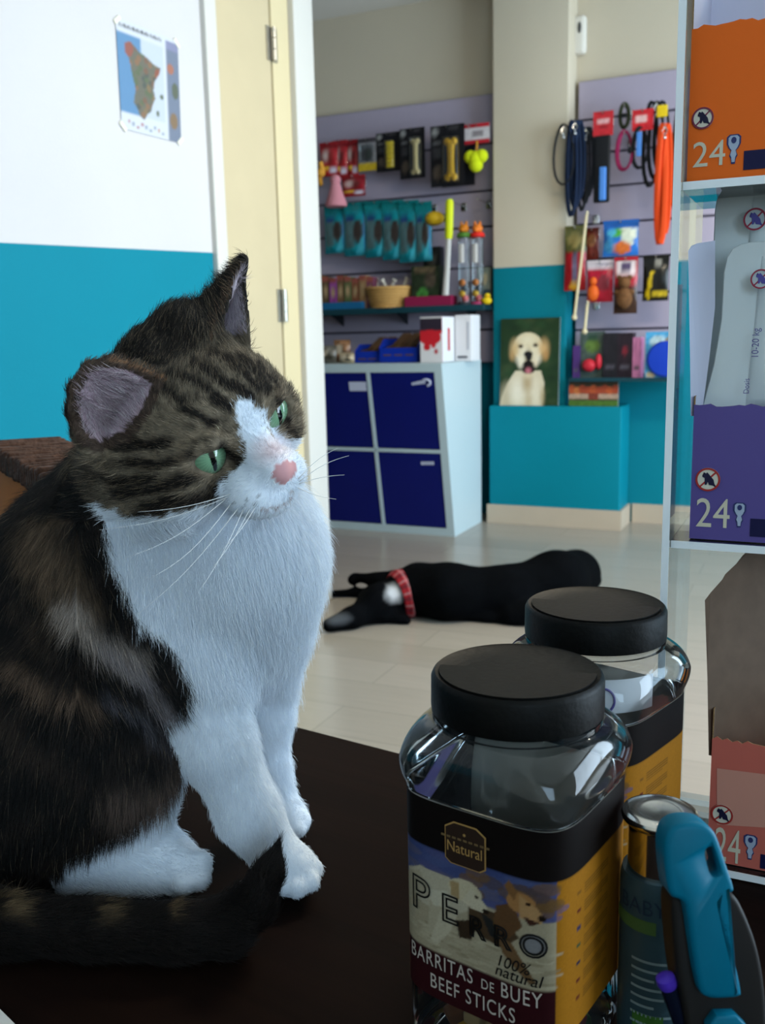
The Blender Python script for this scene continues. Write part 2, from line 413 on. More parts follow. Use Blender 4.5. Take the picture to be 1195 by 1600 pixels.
# ================================================================== THE SHOP BEHIND
chrome = mat('chrome', '#c8c8c8', 0.2, 1.0)
lilac = mat('lilac_slat_board', '#a99fb0', 0.5, vary=0.02); groove = mat('slat_groove', '#57505c', 0.7)
black_pl = mat('black_plastic', '#14161a', 0.4); navy_fab = mat('navy_webbing', '#1c2a44', 0.8)
clear_bag = clear_mat('clear_film', rough=0.12, haze=0.02, spec=.7)
V_SLAT = 5.19

def slat_board(px0, py_top, px1, py_bot, name, label, slots, u0=None, u1=None):
    ua, zt = on_v(px0, py_top, V_SLAT); ub, zb = on_v(px1, py_bot, V_SLAT)
    ua = u0 if u0 is not None else ua; ub = u1 if u1 is not None else ub
    t = thing(name, label, 'display board', uvz((ua + ub) / 2, V_SLAT, zb), ROOM)
    w = ub - ua; zs = sorted([0] + [on_v((px0 + px1) / 2, y, V_SLAT)[1] - zb for y in slots] + [zt - zb])
    MB().box((0, 0.018 + 0.014, (zt - zb) / 2), (w - 0.004, 0.026, zt - zb)).build('backing', groove, t)
    for a, b in zip(zs[:-1], zs[1:]):
        MB().box((0, 0.009, (a + b) / 2), (w, 0.018, b - a - 0.012), bev=0.002).build('slat', lilac, t)
    return t
uL1 = on_v(771, 300, V_SLAT)[0]
slat_board(500, 181, 771, 567, 'slatwall_board', 'lilac slatted display board left of the white pillar, hung with toys', (238, 309, 363, 424, 518), u0=on_v(470, 300, V_SLAT)[0], u1=uc0 - 0.004)
slat_board(902, 127, 1060, 585, 'slatwall_board', 'lilac slatted display board right of the white pillar, hung with leads', (180, 234, 288, 346, 402, 458, 514), u0=on_v(902, 300, V_SLAT)[0], u1=on_v(1180, 300, V_SLAT)[0])

def hook(u, z, v_tip, what):
    """chrome peg out of a slat board; its top carries something"""
    t = thing('display_hook', what if what.startswith('bare') else 'chrome peg hook carrying ' + what, 'hook', uvz(u, V_SLAT, z), ROOM, 'chrome peg hooks on the slatted boards')
    L = V_SLAT - v_tip
    MB().tube([(0, 0.004, 0), (0, -L, 0), (0, -L - 0.006, 0.012)], 0.003, 8).build('peg', chrome, t)
    MB().box((0, -0.003, -0.006), (0.03, 0.006, 0.045), bev=0.002).build('mount', chrome, t)
    return t

def hang(name, label, cat, rect, v, group, short=None, pegs=True):
    x0, y0, x1, y1 = rect; xm = (x0 + x1) / 2
    ua = on_v(x0, (y0 + y1) / 2, v)[0]; ub = on_v(x1, (y0 + y1) / 2, v)[0]
    zt = on_v(xm, y0, v)[1]; zb = on_v(xm, y1, v)[1]; uc = (ua + ub) / 2
    t = thing(name, label, cat, uvz(uc, v, zt), ROOM, group)
    if pegs: hook(uc, zt - 0.012, v - 0.02, short or ('the ' + label))
    return t, ub - ua, zt - zb

def pouch(name, parent, w, h, pic, th=0.02, m=None, x=0.0, ztop=0.0, n=(12, 16), top_flat=0.18, label=None):
    """pillow bag with a flat header hole strip at the top"""
    def f(sgn):
        def g(a, b):
            bul = (math.sin(math.pi * a) ** 0.6) * (math.sin(math.pi * min(1, b / (1 - top_flat))) ** 0.6 if b < 1 - top_flat else 0)
            wob = 0.05 * th * math.sin(9 * a + 7 * b)
            return (x + (a - 0.5) * w * (1 - 0.03 * math.sin(math.pi * b)), sgn * (th / 2 * bul + 0.0006) + wob * (bul > 0), ztop - h + b * h)
        return g
    mb = MB(); mb.grid(f(-1), n[0], n[1], 0, pic.at); mb.grid(f(1), n[0], n[1], 0, lambda a, b: pic.at(a, b) * 0.8)
    o = mb.build(name, m or GLOSSPRINT, parent, auto=False)
    if label: o['label'] = label
    return o
def card(name, parent, w, h, pic, th=0.003, x=0.0, ztop=0.0, y=0.0, m=None, res=None, label=None):
    nu, nv = res or (14, 18)
    mb = MB(); mb.grid(lambda a, b: (x + (a - 0.5) * w, y - th, ztop - h + b * h), nu, nv, 0, pic.at)
    P = [(x - w / 2, y - th, ztop - h), (x + w / 2, y - th, ztop - h), (x + w / 2, y - th, ztop), (x - w / 2, y - th, ztop),
         (x - w / 2, y, ztop - h), (x + w / 2, y, ztop - h), (x + w / 2, y, ztop), (x - w / 2, y, ztop)]
    edge = [pic.at(0.02, 0.5)] * 8
    mb.add(P, [(4, 5, 6, 7), (0, 1, 5, 4), (1, 2, 6, 5), (2, 3, 7, 6), (3, 0, 4, 7)], 0, edge, smooth=False)
    o = mb.build(name, m or PRINT, parent)
    if label: o['label'] = label
    return o
def bone(parent, c, L, w, m, name='bone', ang=0.0, depth=0.02):
    mb = MB(); M = Matrix.Rotation(ang, 3, 'Y'); n = 12
    mb.tube([M @ Vector((0, 0, s_ * L / 2 * 0.85)) + Vector(c) for s_ in (-1, -0.6, 0, 0.6, 1)], [w * 0.34, w * 0.27, w * 0.25, w * 0.27, w * 0.34], n)
    for sz in (-1, 1):
        for sx in (-1, 1):
            q = M @ Vector((sx * w * 0.25, 0, sz * L * 0.42)) + Vector(c); mb.ball(q, w * 0.27, 8)
    return mb.build(name, m, parent)
def blister(parent, x0, x1, z0, z1, y, d, name='blister'):
    mb = MB(); mb.box(((x0 + x1) / 2, y - d / 2, (z0 + z1) / 2), (x1 - x0, d, z1 - z0), bev=min(d, 0.012) * 0.8)
    return mb.build(name, clear_bag, parent)

yel = mat('yellow_rubber', '#e3c01c', 0.45, vary=0.06, vscale=60); beige = mat('rawhide', '#d6bd85', 0.6, vary=0.08, vscale=60)
G1 = 'toys hanging in the top row of the left board'
# --- top row, left board
def pic_redpack(seed, base='#a3262c'):
    p = Pic(24, 32, base); r = random.Random(seed)
    p.rect(0, 0, 1, 0.2, '#7d1c22').soft(.35, .4, .26, .2, '#cdbfb8', .9).rect(.5, .3, .8, .52, r.choice(['#6a2a2a', '#8f2f2d', '#596a86'])).soft(.6, .6, .2, .12, '#5a2420', .8)
    p.rect(0.1, 0.72, 0.55, 0.82, '#d9b63a').rect(0.6, 0.75, 0.9, 0.92, '#c9c4d0').noise(0.12, 2)
    return p
for i, (rect, v, lab) in enumerate([((500, 222, 528, 276), 5.03, 'red toy bag with cream window, leftmost in the top row by the door frame'),
                                    ((520, 219, 543, 278), 5.08, 'red toy bag with cream window hanging second from the door frame'),
                                    ((541, 218, 560, 276), 5.10, 'narrow red toy bag hanging beside the clear yellow-bottomed pack'),
                                    ((534, 274, 571, 307), 5.05, 'dark red flat toy bag hanging lowest under the red bags')]):
    t, w, h = hang('toy_bag', lab, 'toy bag', rect, v, G1, ['the leftmost red toy bag', 'the second red toy bag', 'the narrow red toy bag', 'the lowest dark red toy bag'][i])
    pouch('bag', t, w, h, pic_redpack(i, '#8c1c26' if i == 3 else '#a3262c'), 0.03)
    MB().box((0, -0.002, -h * 0.06), (w, 0.004, h * 0.11), bev=0.001).build('header_card', mat('red_card', '#8f2026', 0.5), t)
# pink and orange soft toys
t, w, h = hang('plush_toy', 'pink flared soft toy hanging beneath the red bags by the door frame', 'soft toy', (508, 277, 541, 323), 4.99, G1, 'the pink soft toy')
mb = MB(); mb.lathe([(w * 0.08, 0), (w * 0.17, -h * 0.1), (w * 0.22, -h * 0.3), (w * 0.33, -h * 0.6), (w * 0.47, -h * 0.92), (w * 0.44, -h), (w * 0.1, -h * 0.97)], 18)
mb.build('skirt', mat('pink_plush', '#cf8790', 0.9, bump=0.4, bscale=200), t)
MB().ball((0, 0, -0.014), (w * 0.24, w * 0.22, w * 0.22), 10).build('head', mat('pink_plush', '#cf8790'), t)
t, w, h = hang('rope_toy', 'orange and yellow knotted toy hanging next to the door frame', 'rope toy', (494, 254, 508, 290), 5.0, G1, 'the knotted orange toy')
mb = MB(); mb.tube([(0, 0, 0), (w * 0.2, -0.005, -h * 0.3), (-w * 0.2, 0.004, -h * 0.6), (0, 0, -h)], [w * 0.25, w * 0.3, w * 0.3, w * 0.2], 10)
mb.build('rope', mat('orange_rope', '#d99a3a', 0.8, bump=0.5, bscale=120), t)
MB().ball((0, 0, -h * 0.45), w * 0.46, 10).build('knot', mat('orange_rope', '#d99a3a'), t)
# clear pack
t, w, h = hang('blister_pack', 'clear toy pack with grey top and yellow foot beside the black packs', 'toy pack', (560, 216, 588, 267), 5.08, G1, 'the clear toy pack')
p = Pic(20, 30, '#8f8d90'); p.rect(0, 0, 1, .14, '#3f3b40').ell(.5, .5, .32, .22, '#55504f').ell(.6, .5, .15, .13, '#3c4436').rect(0, .78, 1, 1, '#c4a526').noise(.1, 2)
card('card', t, w, h, p); blister(t, -w * .38, w * .38, -h * .74, -h * .2, -0.003, 0.02)
# black packs with chew bones
def blackpack(rect, v, lab, short, bx, bw, bz0, bz1, m, sticks=False, nbone=True):
    t, w, h = hang('chew_pack', lab, 'chew pack', rect, v, G1, short)
    p = Pic(26, 36, '#17161a'); p.ell(.13, .1, .1, .07, '#8a8a88').rect(.06, .24, .32, .3, '#6d6d70').rect(.06, .36, .36, .54, '#3a3a3e').ell(.22, .76, .16, .12, '#50463d')
    p.rect(.55, .05, .8, .09, '#4c4a4c').noise(.2, 2)
    card('card', t, w, h, p)
    if nbone:
        cz = -(bz0 + bz1) / 2 * h; L = (bz1 - bz0) * h
        if sticks:
            mb = MB()
            for k in range(6):
                zz = cz + L * (k - 2.5) / 6; mb.box(((bx - .5) * w, -0.014, zz), (bw * w, 0.018, L / 6 * 0.96), bev=0.006)
            mb.build('chew_stick', m, t)
        else: bone(t, ((bx - .5) * w, -0.016, cz), L, bw * w, m)
        blister(t, (bx - .5 - bw * .6) * w, (bx - .5 + bw * .6) * w, cz - L * .54, cz + L * .54, -0.003, 0.036)
    return t
blackpack((588, 207, 626, 268), 5.08, 'black chew pack with a yellow ridged stick, left of the beige bone pack', 'the yellow stick pack', .6, .3, .24, .92, yel, True)
blackpack((625, 200, 664, 279), 5.06, 'black chew pack with a long beige bone, in the middle of the row', 'the beige bone pack', .66, .36, .22, .94, beige)
blackpack((690, 226, 742, 291), 5.12, 'plain black chew pack half hidden behind the big yellow bone pack', 'the half hidden black pack', .6, .4, .2, .9, yel, nbone=False)
blackpack((673, 195, 726, 291), 5.03, 'large black chew pack with a big yellow bone, widest in the row', 'the big yellow bone pack', .62, .38, .23, .92, mat('amber_rubber', '#e0a824', 0.4, vary=0.06, vscale=60))
t, w, h = hang('ball_toy', 'neon yellow heart-shaped ball toy under a red and white card', 'ball toy', (726, 193, 765, 275), 5.06, G1, 'the yellow heart ball')
p = Pic(24, 20, '#c9c2c4'); p.rect(0, 0, 1, .22, '#b3222e').rect(0, .78, 1, 1, '#b3222e').rect(.3, .35, .75, .65, '#8d8588').noise(.06, 2)
card('header_card', t, w, h * .38, p)
neon = mat('neon_felt', '#d3e01a', 0.85, bump=0.4, bscale=250)
mb = MB(); zc_ = -h * .7
mb.ball((-w * .22, -0.02, zc_ + h * .06), w * .25, 12).ball((w * .22, -0.02, zc_ + h * .06), w * .25, 12).ball((0, -0.02, zc_ - h * .1), w * .27, 12).ball((0, -0.02, zc_ + 0.004), w * .3, 12)
mb.build('ball', neon, t); MB().tube([(0, -0.004, -h * .34), (0.004, -0.015, -h * .45), (0, -0.02, -h * .6)], 0.006, 8).build('cord', mat('orange_cord', '#c58a2a', 0.7), t)

# --- second row: teal bags
def pic_teal(seed):
    p = Pic(20, 36, '#10808a'); r = random.Random(seed)
    p.rect(0, 0, 1, .18, '#14777a').rect(.12, .26, .5, .34, '#22407a').rect(.1, .36, .5, .86, '#4f6a6c').ell(.66, .55, .2, .22, '#3c3430').rect(0, .9, 1, 1, '#0e6c78')
    p.poly([(.55, .95), (.95, .5), (.98, .95)], '#4fb7c9', .7).rect(.88, .2, .96, .9, '#2f7fbf').noise(.1, 2); return p
teal_rects = [((507, 321, 541, 396), 'first teal treat bag of the row, next to the door frame'), ((537, 316, 574, 400), 'second teal treat bag from the door frame'),
              ((570, 314, 606, 402), 'third teal treat bag from the door frame'), ((597, 313, 631, 406), 'teal treat bag third from the yellow ball'),
              ((623, 313, 655, 410), 'teal treat bag second from the yellow ball'), ((649, 315, 675, 408), 'narrow teal treat bag touching the yellow ball')]
for i, (rect, lab) in enumerate(teal_rects):
    t, w, h = hang('treat_bag', lab, 'treat bag', rect, 5.08 - 0.012 * i, 'teal treat bags in the second row', 'the ' + lab.split(',')[0])
    pouch('bag', t, w, h, pic_teal(i), 0.045, top_flat=.14)
    MB().box((0, -0.001, -0.01), (w * .98, 0.004, 0.016), bev=0.001).build('seal_strip', mat('teal_seal', '#0f6f72', 0.4), t)

# --- the long dark shelf
V_SH0 = 4.93
zs = on_v(640, 480, V_SH0)[1]; zs_b = on_v(640, 488, V_SH0)[1]
usl = on_v(470, 480, V_SH0)[0]; usr = uc0 - 0.006
t = thing('display_shelf', 'long dark shelf on the left board above the white cabinet', 'shelf', uvz((usl + usr) / 2, V_SLAT, zs), ROOM)
MB().box((0, (V_SH0 - V_SLAT) / 2, (zs_b - zs) / 2), (usr - usl, V_SLAT - V_SH0, zs - zs_b), bev=0.003).build('board', mat('dark_teal_shelf', '#12262e', 0.35), t)
MB().box((0, V_SH0 - V_SLAT - 0.002, (zs_b - zs) / 2), (usr - usl, 0.006, zs - zs_b + 0.006), bev=0.002).build('price_rail', mat('price_rail_dark', '#1c3f48', 0.3), t)
for x in (-0.42, 0.0, 0.42):
    MB().prism([(0.0, 0), (-0.2, 0), (-0.2, -0.012), (0.0, -0.09)], 0.004, 'yz', x).build('bracket', mat('dark_steel', '#30343a', 0.4, 0.7), t)

def on_shelf(name, label, cat, rect, v, group=None, z=None):
    x0, y0, x1, y1 = rect; xm = (x0 + x1) / 2
    ua = on_v(x0, (y0 + y1) / 2, v)[0]; ub = on_v(x1, (y0 + y1) / 2, v)[0]
    zb = zs + 0.0005 if z is None else z; zt = on_v(xm, y0, v)[1]
    return thing(name, label, cat, uvz((ua + ub) / 2, v, zb), ROOM, group), ub - ua, max(zt - zb, 0.015)
# small boxes standing on a blue tray
t, w, h = on_shelf('display_tray', 'blue cardboard tray under small boxes at the left end of the shelf', 'tray', (492, 473, 572, 480), 4.99)
mb = MB().box((0, 0, 0.002), (w, 0.11, 0.004)); mb.box((0, -0.054, h / 2), (w, 0.003, h)); mb.box((0, 0.054, h / 2), (w, 0.003, h)); mb.box((-w / 2, 0, h / 2), (0.003, 0.11, h)); mb.box((w / 2, 0, h / 2), (0.003, 0.11, h))
mb.build('tray', mat('blue_card', '#1b5f8a', 0.5), t)
cols_ = ['#7b5a3a', '#5b4a36', '#8b3f8b', '#6b5138', '#55603c', '#7a4a33', '#8a6a48', '#6c3a4c']
names_ = ['tan', 'dark brown', 'purple', 'brown', 'olive', 'rust', 'light tan', 'plum']
for i in range(8):
    x = 496 + i * 11.5
    tt, w, h = on_shelf('treat_box', names_[i] + ' small treat box standing in the row at the shelf left end', 'treat box', (x, 431 + (i % 3) * 2, x + 10.5, 476), 5.005 + .004 * (i % 2), 'small treat boxes in a row on the shelf', z=zs + 0.005)
    p = Pic(10, 20, cols_[i]); p.rect(0, 0, 1, .16, '#8a4a40').rect(.2, .3, .8, .6, '#a58a66').noise(.15, 2)
    card('front_panel', tt, w, h, p, ztop=h, y=-0.03, res=(6, 10)); MB().box((0, 0, h / 2), (w, 0.058, h), bev=0.001).build('carton', mat('treat_carton_%d' % i, cols_[i], 0.6), tt)
# basket
t, w, h = on_shelf('wicker_basket', 'round straw basket of wrapped chews in the middle of the shelf', 'basket', (576, 450, 644, 480), 5.02)
straw = mat('straw', '#c79a5a', 0.75, vary=0.12, vscale=120, bump=0.4, bscale=180)
mb = MB(); n = 44
for k in range(7):
    z = h * (0.06 + 0.88 * k / 6); rr = w / 2 * (0.82 + 0.16 * k / 6)
    mb.tube([(rr * math.cos(a) * (1 + 0.015 * (-1) ** (j + k)), rr * math.sin(a) * (1 + 0.015 * (-1) ** (j + k)) * .8, z) for j, a in enumerate(np.linspace(0, 2 * math.pi, n))], h * 0.085, 6, cap=False)
mb.lathe([(w * .40, 0.001), (w * .40, 0.004)], 24); mb.build('weave', straw, t)
mb = MB(); mb.tube([(w / 2 * math.cos(a), w / 2 * math.sin(a) * .8, h * .97) for a in np.linspace(0, 2 * math.pi, 40)], h * .09, 8, cap=False); mb.build('rim', straw, t)
chew_w = mat('white_chew', '#cfc6b8', 0.6)
zb_ = zs + h * .55
for i, (a, dx, tilt) in enumerate([(0.5, -.1, .5), (-0.5, .06, -.45), (0.9, .22, .3), (-0.9, -.25, -.2)]):
    c = thing('wrapped_chew', ['white wrapped chew stick leaning left in the straw basket', 'white wrapped chew stick crossing the first in the straw basket', 'pale chew stick at the right of the straw basket', 'pale chew stick at the left of the straw basket'][i], 'chew', t.location + Vector(uvz(dx * w, 0, h * .45)), ROOM, 'chews in the straw basket')
    v_ = Vector((tilt, 0.1 * (i - 1.5), 0.8)).normalized()
    MB().tube([v_ * -h * .3, v_ * h * .95], h * .085, 8).build('stick', chew_w, c)
    MB().tube([v_ * h * .93, v_ * h * 1.0, v_ * h * 1.12], [h * .04, h * .1, h * .13], 8).build('wrapper_end', chew_w, c)
# crimson tray and green box
t, w, h = on_shelf('display_tray', 'crimson cardboard tray on the shelf between basket and toy tubes', 'tray', (638, 463, 709, 480), 4.985)
mb = MB().box((0, 0, 0.002), (w, 0.1, 0.004)); mb.box((0, -0.049, h / 2), (w, 0.003, h)); mb.box((0, 0.049, h / 2), (w, 0.003, h)); mb.box((-w / 2, 0, h / 2), (0.003, 0.1, h)); mb.box((w / 2, 0, h / 2), (0.003, 0.1, h))
mb.build('tray', mat('crimson_card', '#8a1f45', 0.5), t)
t, w, h = on_shelf('toy_carton', 'dark green printed toy box standing in the crimson tray', 'toy box', (646, 416, 688, 478), 5.0, z=zs + 0.005)
p = Pic(20, 24, '#26301f'); p.ell(.4, .7, .2, .15, '#3f7a34').ell(.7, .35, .2, .2, '#4a4034').rect(.1, .05, .9, .15, '#5a4c38').noise(.25, 2)
card('front_panel', t, w, h, p, ztop=h, y=-.025); MB().box((0, .01, h / 2), (w, .068, h), bev=.002).build('carton', mat('dark_green_carton', '#222a1e', 0.6), t)
t, w, h = on_shelf('toy_carton', 'black knobbly toy box behind the yellow ball', 'toy box', (664, 386, 690, 478), 5.10)
p = Pic(14, 24, '#1d1c1a'); p.ell(.5, .2, .3, .1, '#3c3830').ell(.5, .45, .35, .12, '#4a4a34').noise(.3, 2)
card('front_panel', t, w, h, p, ztop=h, y=-.02); MB().box((0, .01, h / 2), (w, .058, h), bev=.002).build('carton', black_pl, t)
# ball thrower
t, w, h = on_shelf('ball_thrower', 'ball thrower with white shaft and neon yellow grip standing on the shelf', 'ball thrower', (686, 312, 708, 480), 4.965)
zj = on_v(700, 372, 4.965)[1] - zs
MB().tube([(-w * .2, 0, 0.0), (-w * .15, 0, h * .03), (-w * .1, 0, h * .08), (w * .05, 0, h * .35), (w * .18, 0, zj)], [w * .36, w * .33, w * .24, w * .2, w * .2], 12, flat=.7).build('shaft', mat('white_plastic', '#c9c6c0', 0.4), t)
MB().tube([(w * .18, 0, zj - .005), (w * .2, 0, zj + .01), (w * .27, 0, h * .97), (w * .27, 0, h)], [w * .24, w * .28, w * .28, w * .2], 12, flat=.8).build('grip', mat('neon_grip', '#d8e021', 0.45), t)
t, w, h = hang('toy_ball', 'small yellow ball hanging between teal bags and the ball thrower', 'ball', (665, 330, 693, 353), 5.02, G1, 'the small yellow ball')
MB().ball((0, 0, -h / 2), (w / 2, w / 2, h / 2), 14).build('ball', mat('dull_yellow_rubber', '#cda51f', 0.5, bump=.2), t)
MB().tube([(0, 0, 0), (0, 0, -.006)], .004, 6).build('loop', black_pl, t)
# two toy tubes with animal heads
for i, (x0, x1, hc, ht, lab) in enumerate([(714, 736, '#c8761e', '#4f7a2c', 'clear toy tube with an orange and green animal-head top'), (735, 757, '#d8281f', '#e07a2a', 'clear toy tube with a red-capped animal-head top')]):
    t, w, h = on_shelf('toy_tube', lab, 'toy tube', (x0, 344, x1, 480), 4.985 + .01 * i)
    hd = MB(); hd.ball((0, 0, h * .90), (w * .36, w * .34, h * .055), 10).ball((-w * .17, 0, h * .955), (w * .1, w * .08, h * .035), 6).ball((w * .17, 0, h * .955), (w * .1, w * .08, h * .035), 6).ball((0, -w * .3, h * .885), (w * .17, w * .18, h * .025), 8)
    hd.build('head', mat('toy_head_%d' % i, ht if i else hc, .5), t)
    MB().lathe([(w * .44, h * .80), (w * .5, h * .81), (w * .44, h * .85), (w * .3, h * .86)], 20).build('cap', mat('toy_cap_%d' % i, hc if i else ht, .5), t)
    MB().lathe([(w * .4, h * .02), (w * .4, h * .80)], 20, cap0=False, cap1=False).build('tube', clear_bag, t)
    MB().lathe([(w * .45, 0), (w * .45, h * .035), (w * .3, h * .04)], 20).build('base', mat('toy_base_%d' % i, '#b83a6a' if i else '#2f2f35', .5), t)
    rl = MB().rings([[(w * .405 * math.cos(a), w * .405 * math.sin(a), z) for a in np.linspace(-2.3, -1.2, 8)] for z in (h * .50, h * .72)], cap0=False, cap1=False)
    rl.build('paper_label', mat('white_label', '#dcd8d4', .5), t)
    for k, (cc, zz) in enumerate([('#d0342c', .08), ('#e8b22a', .14), ('#2c3338', .2), ('#d87a2a', .27)]):
        mb = MB(); mb.ball(((-1) ** k * w * .12, -w * .1, h * zz), w * .24, 8); b_ = mb.build('filling', mat('toy_fill_' + cc[1:], cc, .5), t)
t, w, h = on_shelf('squeaky_toy', 'small yellow rubber toy at the right end of the shelf', 'toy', (752, 459, 768, 480), 4.98)
MB().ball((0, 0, h * .35), (w * .5, w * .4, h * .35), 10).ball((w * .1, -.004, h * .78), w * .28, 8).build('body', yel, t)
MB().ball((w * .22, -w * .24, h * .76), (w * .14, w * .12, w * .07), 8).build('beak', mat('orange_beak', '#d5601f', .5), t)
t, w, h = on_shelf('toy_carton', 'grey green carton at the back right end of the shelf', 'toy box', (748, 418, 768, 480), 5.11)
p = Pic(14, 24, '#6f776c'); p.rect(0, .6, 1, 1, '#2d3f48').ell(.5, .3, .3, .15, '#a89c7c').noise(.15, 2)
card('front_panel', t, w, h, p, ztop=h, y=-.02); MB().box((0, .01, h / 2), (w, .058, h), bev=.002).build('carton', mat('grey_green_carton', '#5d665c', .6), t)
for px, py, w_ in ((725, 322, 'bare chrome peg hook just above the toy tubes'), (764, 318, 'bare chrome peg hook at the right end of the second row'), (748, 206, 'bare chrome peg hook behind the red and white card')):
    u, z = on_v(px, py, V_SLAT); hook(u, z, 5.0, w_)

# ------------------------------------------------------------------ white cabinet with four blue doors
UR = -1.71; VB, VF0 = 4.985, 4.555
vt, ztop = on_u(689.5, 568, UR); VF1 = vt
nrm = E2 * (ztop) + np.array([0, 0, 1]) * (VF0 - VF1) * -1.0
nrm = np.array([*(E2 * ztop)[:2], 0]) + np.array([0, 0, VF0 - VF1]); P0 = uvz(UR, VF0, 0)
def on_front(px, py):
    d = ray(px, py); k = ((P0 - CAM) @ nrm) / (d @ nrm); p = CAM + d * k; return float(p @ E1), float(p[2])
umid = (on_front(580, 640)[0] + on_front(593, 760)[0]) / 2
UL = 2 * umid - UR
CW = UR - UL
def cf(x, z, o=0.0):                             # point on the slanted front, o = outwards; x from the right edge leftwards (negative)
    s_ = VF1 - VF0; L = math.hypot(s_, ztop)
    return (x, VF0 - VB + s_ * z / ztop - o * ztop / L, z + o * s_ / L)
cab = thing('storage_cabinet', 'white storage cabinet with four navy blue doors under the shelf', 'cabinet', uvz(UR, VB, 0), ROOM)
white_lam = mat('white_laminate', '#b4c6cb', 0.4)
def slab(name, x0, x1, z0, z1, o0, o1, m, parent, label=None):
    P = [cf(x0, z0, o0), cf(x1, z0, o0), cf(x1, z1, o0), cf(x0, z1, o0), cf(x0, z0, o1), cf(x1, z0, o1), cf(x1, z1, o1), cf(x0, z1, o1)]
    o = MB().add(P, [(0, 1, 2, 3), (4, 7, 6, 5), (0, 4, 5, 1), (1, 5, 6, 2), (2, 6, 7, 3), (3, 7, 4, 0)], smooth=False).build(name, m, parent)
    if label: o['label'] = label
    return o
FR = 0.042; dv = 0.018; zm = on_front(590, 703)[1]
def sidep(name, x0, x1):
    P = []
    for x in (x0, x1): P += [cf(x, 0), (x, 0, 0), (x, 0, ztop), cf(x, ztop)]
    MB().add(P, [(0, 1, 2, 3), (4, 7, 6, 5), (0, 4, 5, 1), (1, 5, 6, 2), (2, 6, 7, 3), (3, 7, 4, 0)], smooth=False).build(name, white_lam, cab)
sidep('side_panel', -FR, 0); sidep('side_panel', -CW, -CW + FR)
def shelfp(name, z0, z1, x0=-CW + FR, x1=-FR):
    P = []
    for x in (x0, x1): P += [cf(x, z0), (x, 0, z0), (x, 0, z1), cf(x, z1)]
    MB().add(P, [(0, 1, 2, 3), (4, 7, 6, 5), (0, 4, 5, 1), (1, 5, 6, 2), (2, 6, 7, 3), (3, 7, 4, 0)], smooth=False).build(name, white_lam, cab)
shelfp('top_panel', ztop - FR, ztop); shelfp('bottom_panel', 0.0, FR); shelfp('shelf_panel', zm - dv / 2, zm + dv / 2)
slab('divider', -CW / 2 - dv / 2, -CW / 2 + dv / 2, FR, ztop - FR, 0.0, -0.35, white_lam, cab)
navy = mat('navy_door', '#0a1462', 0.45, vary=0.05)
lbl = mat('sticker_white', '#b9bfd4', 0.5)
for (xa, xb, right) in ((-CW + FR, -CW / 2 - dv / 2, 0), (-CW / 2 + dv / 2, -FR, 1)):
    for (za, zb, top) in ((FR, zm - dv / 2, 0), (zm + dv / 2, ztop - FR, 1)):
        d_ = slab('door', xa + .003, xb - .003, za + .003, zb - .003, -0.004, -0.022, navy, cab)
        if top and not right:
            x0, z0 = on_front(546, 611); x1, z1 = on_front(571, 597); slab('sticker', x0 - UR, x1 - UR, z0, z1, -0.002, -0.0045, lbl, d_, 'pale rectangular sticker')
        if top and right:
            mb = MB()
            for k in range(6):
                x0, z0 = on_front(643 + k * 3.6, 602 - k * .5); x1, z1 = on_front(646 + k * 3.6, 598 - k * .9)
                q = [cf(x0 - UR, z0, -.002), cf(x1 - UR, z0, -.002), cf(x1 - UR, z1, -.002), cf(x0 - UR, z1, -.002)]; mb.add(q, [(0, 1, 2, 3)])
            cs = [on_front(665 + 7 * math.cos(a), 598 + 5 * math.sin(a)) for a in np.linspace(-2.2, 1.2, 9)]
            mb.tube([cf(a - UR, b, -.001) for a, b in cs], .006, 6); mb.build('sticker', lbl, d_)['label'] = 'pale scribbled sticker'
        if not top and right:
            mb = MB()
            for k in range(5):
                x0, z0 = on_front(657.5 + k * 4.2, 726.5); x1, z1 = on_front(660.8 + k * 4.2, 721.5)
                q = [cf(x0 - UR, z0, -.002), cf(x1 - UR, z0, -.002), cf(x1 - UR, z1, -.002), cf(x0 - UR, z1, -.002)]; mb.add(q, [(0, 1, 2, 3)])
            mb.build('sticker', lbl, d_)['label'] = 'small pale lettering strip'
MB().box((-CW / 2, -.004, ztop / 2), (CW - 2 * FR, .008, ztop - 2 * FR)).build('back_panel', white_lam, cab)

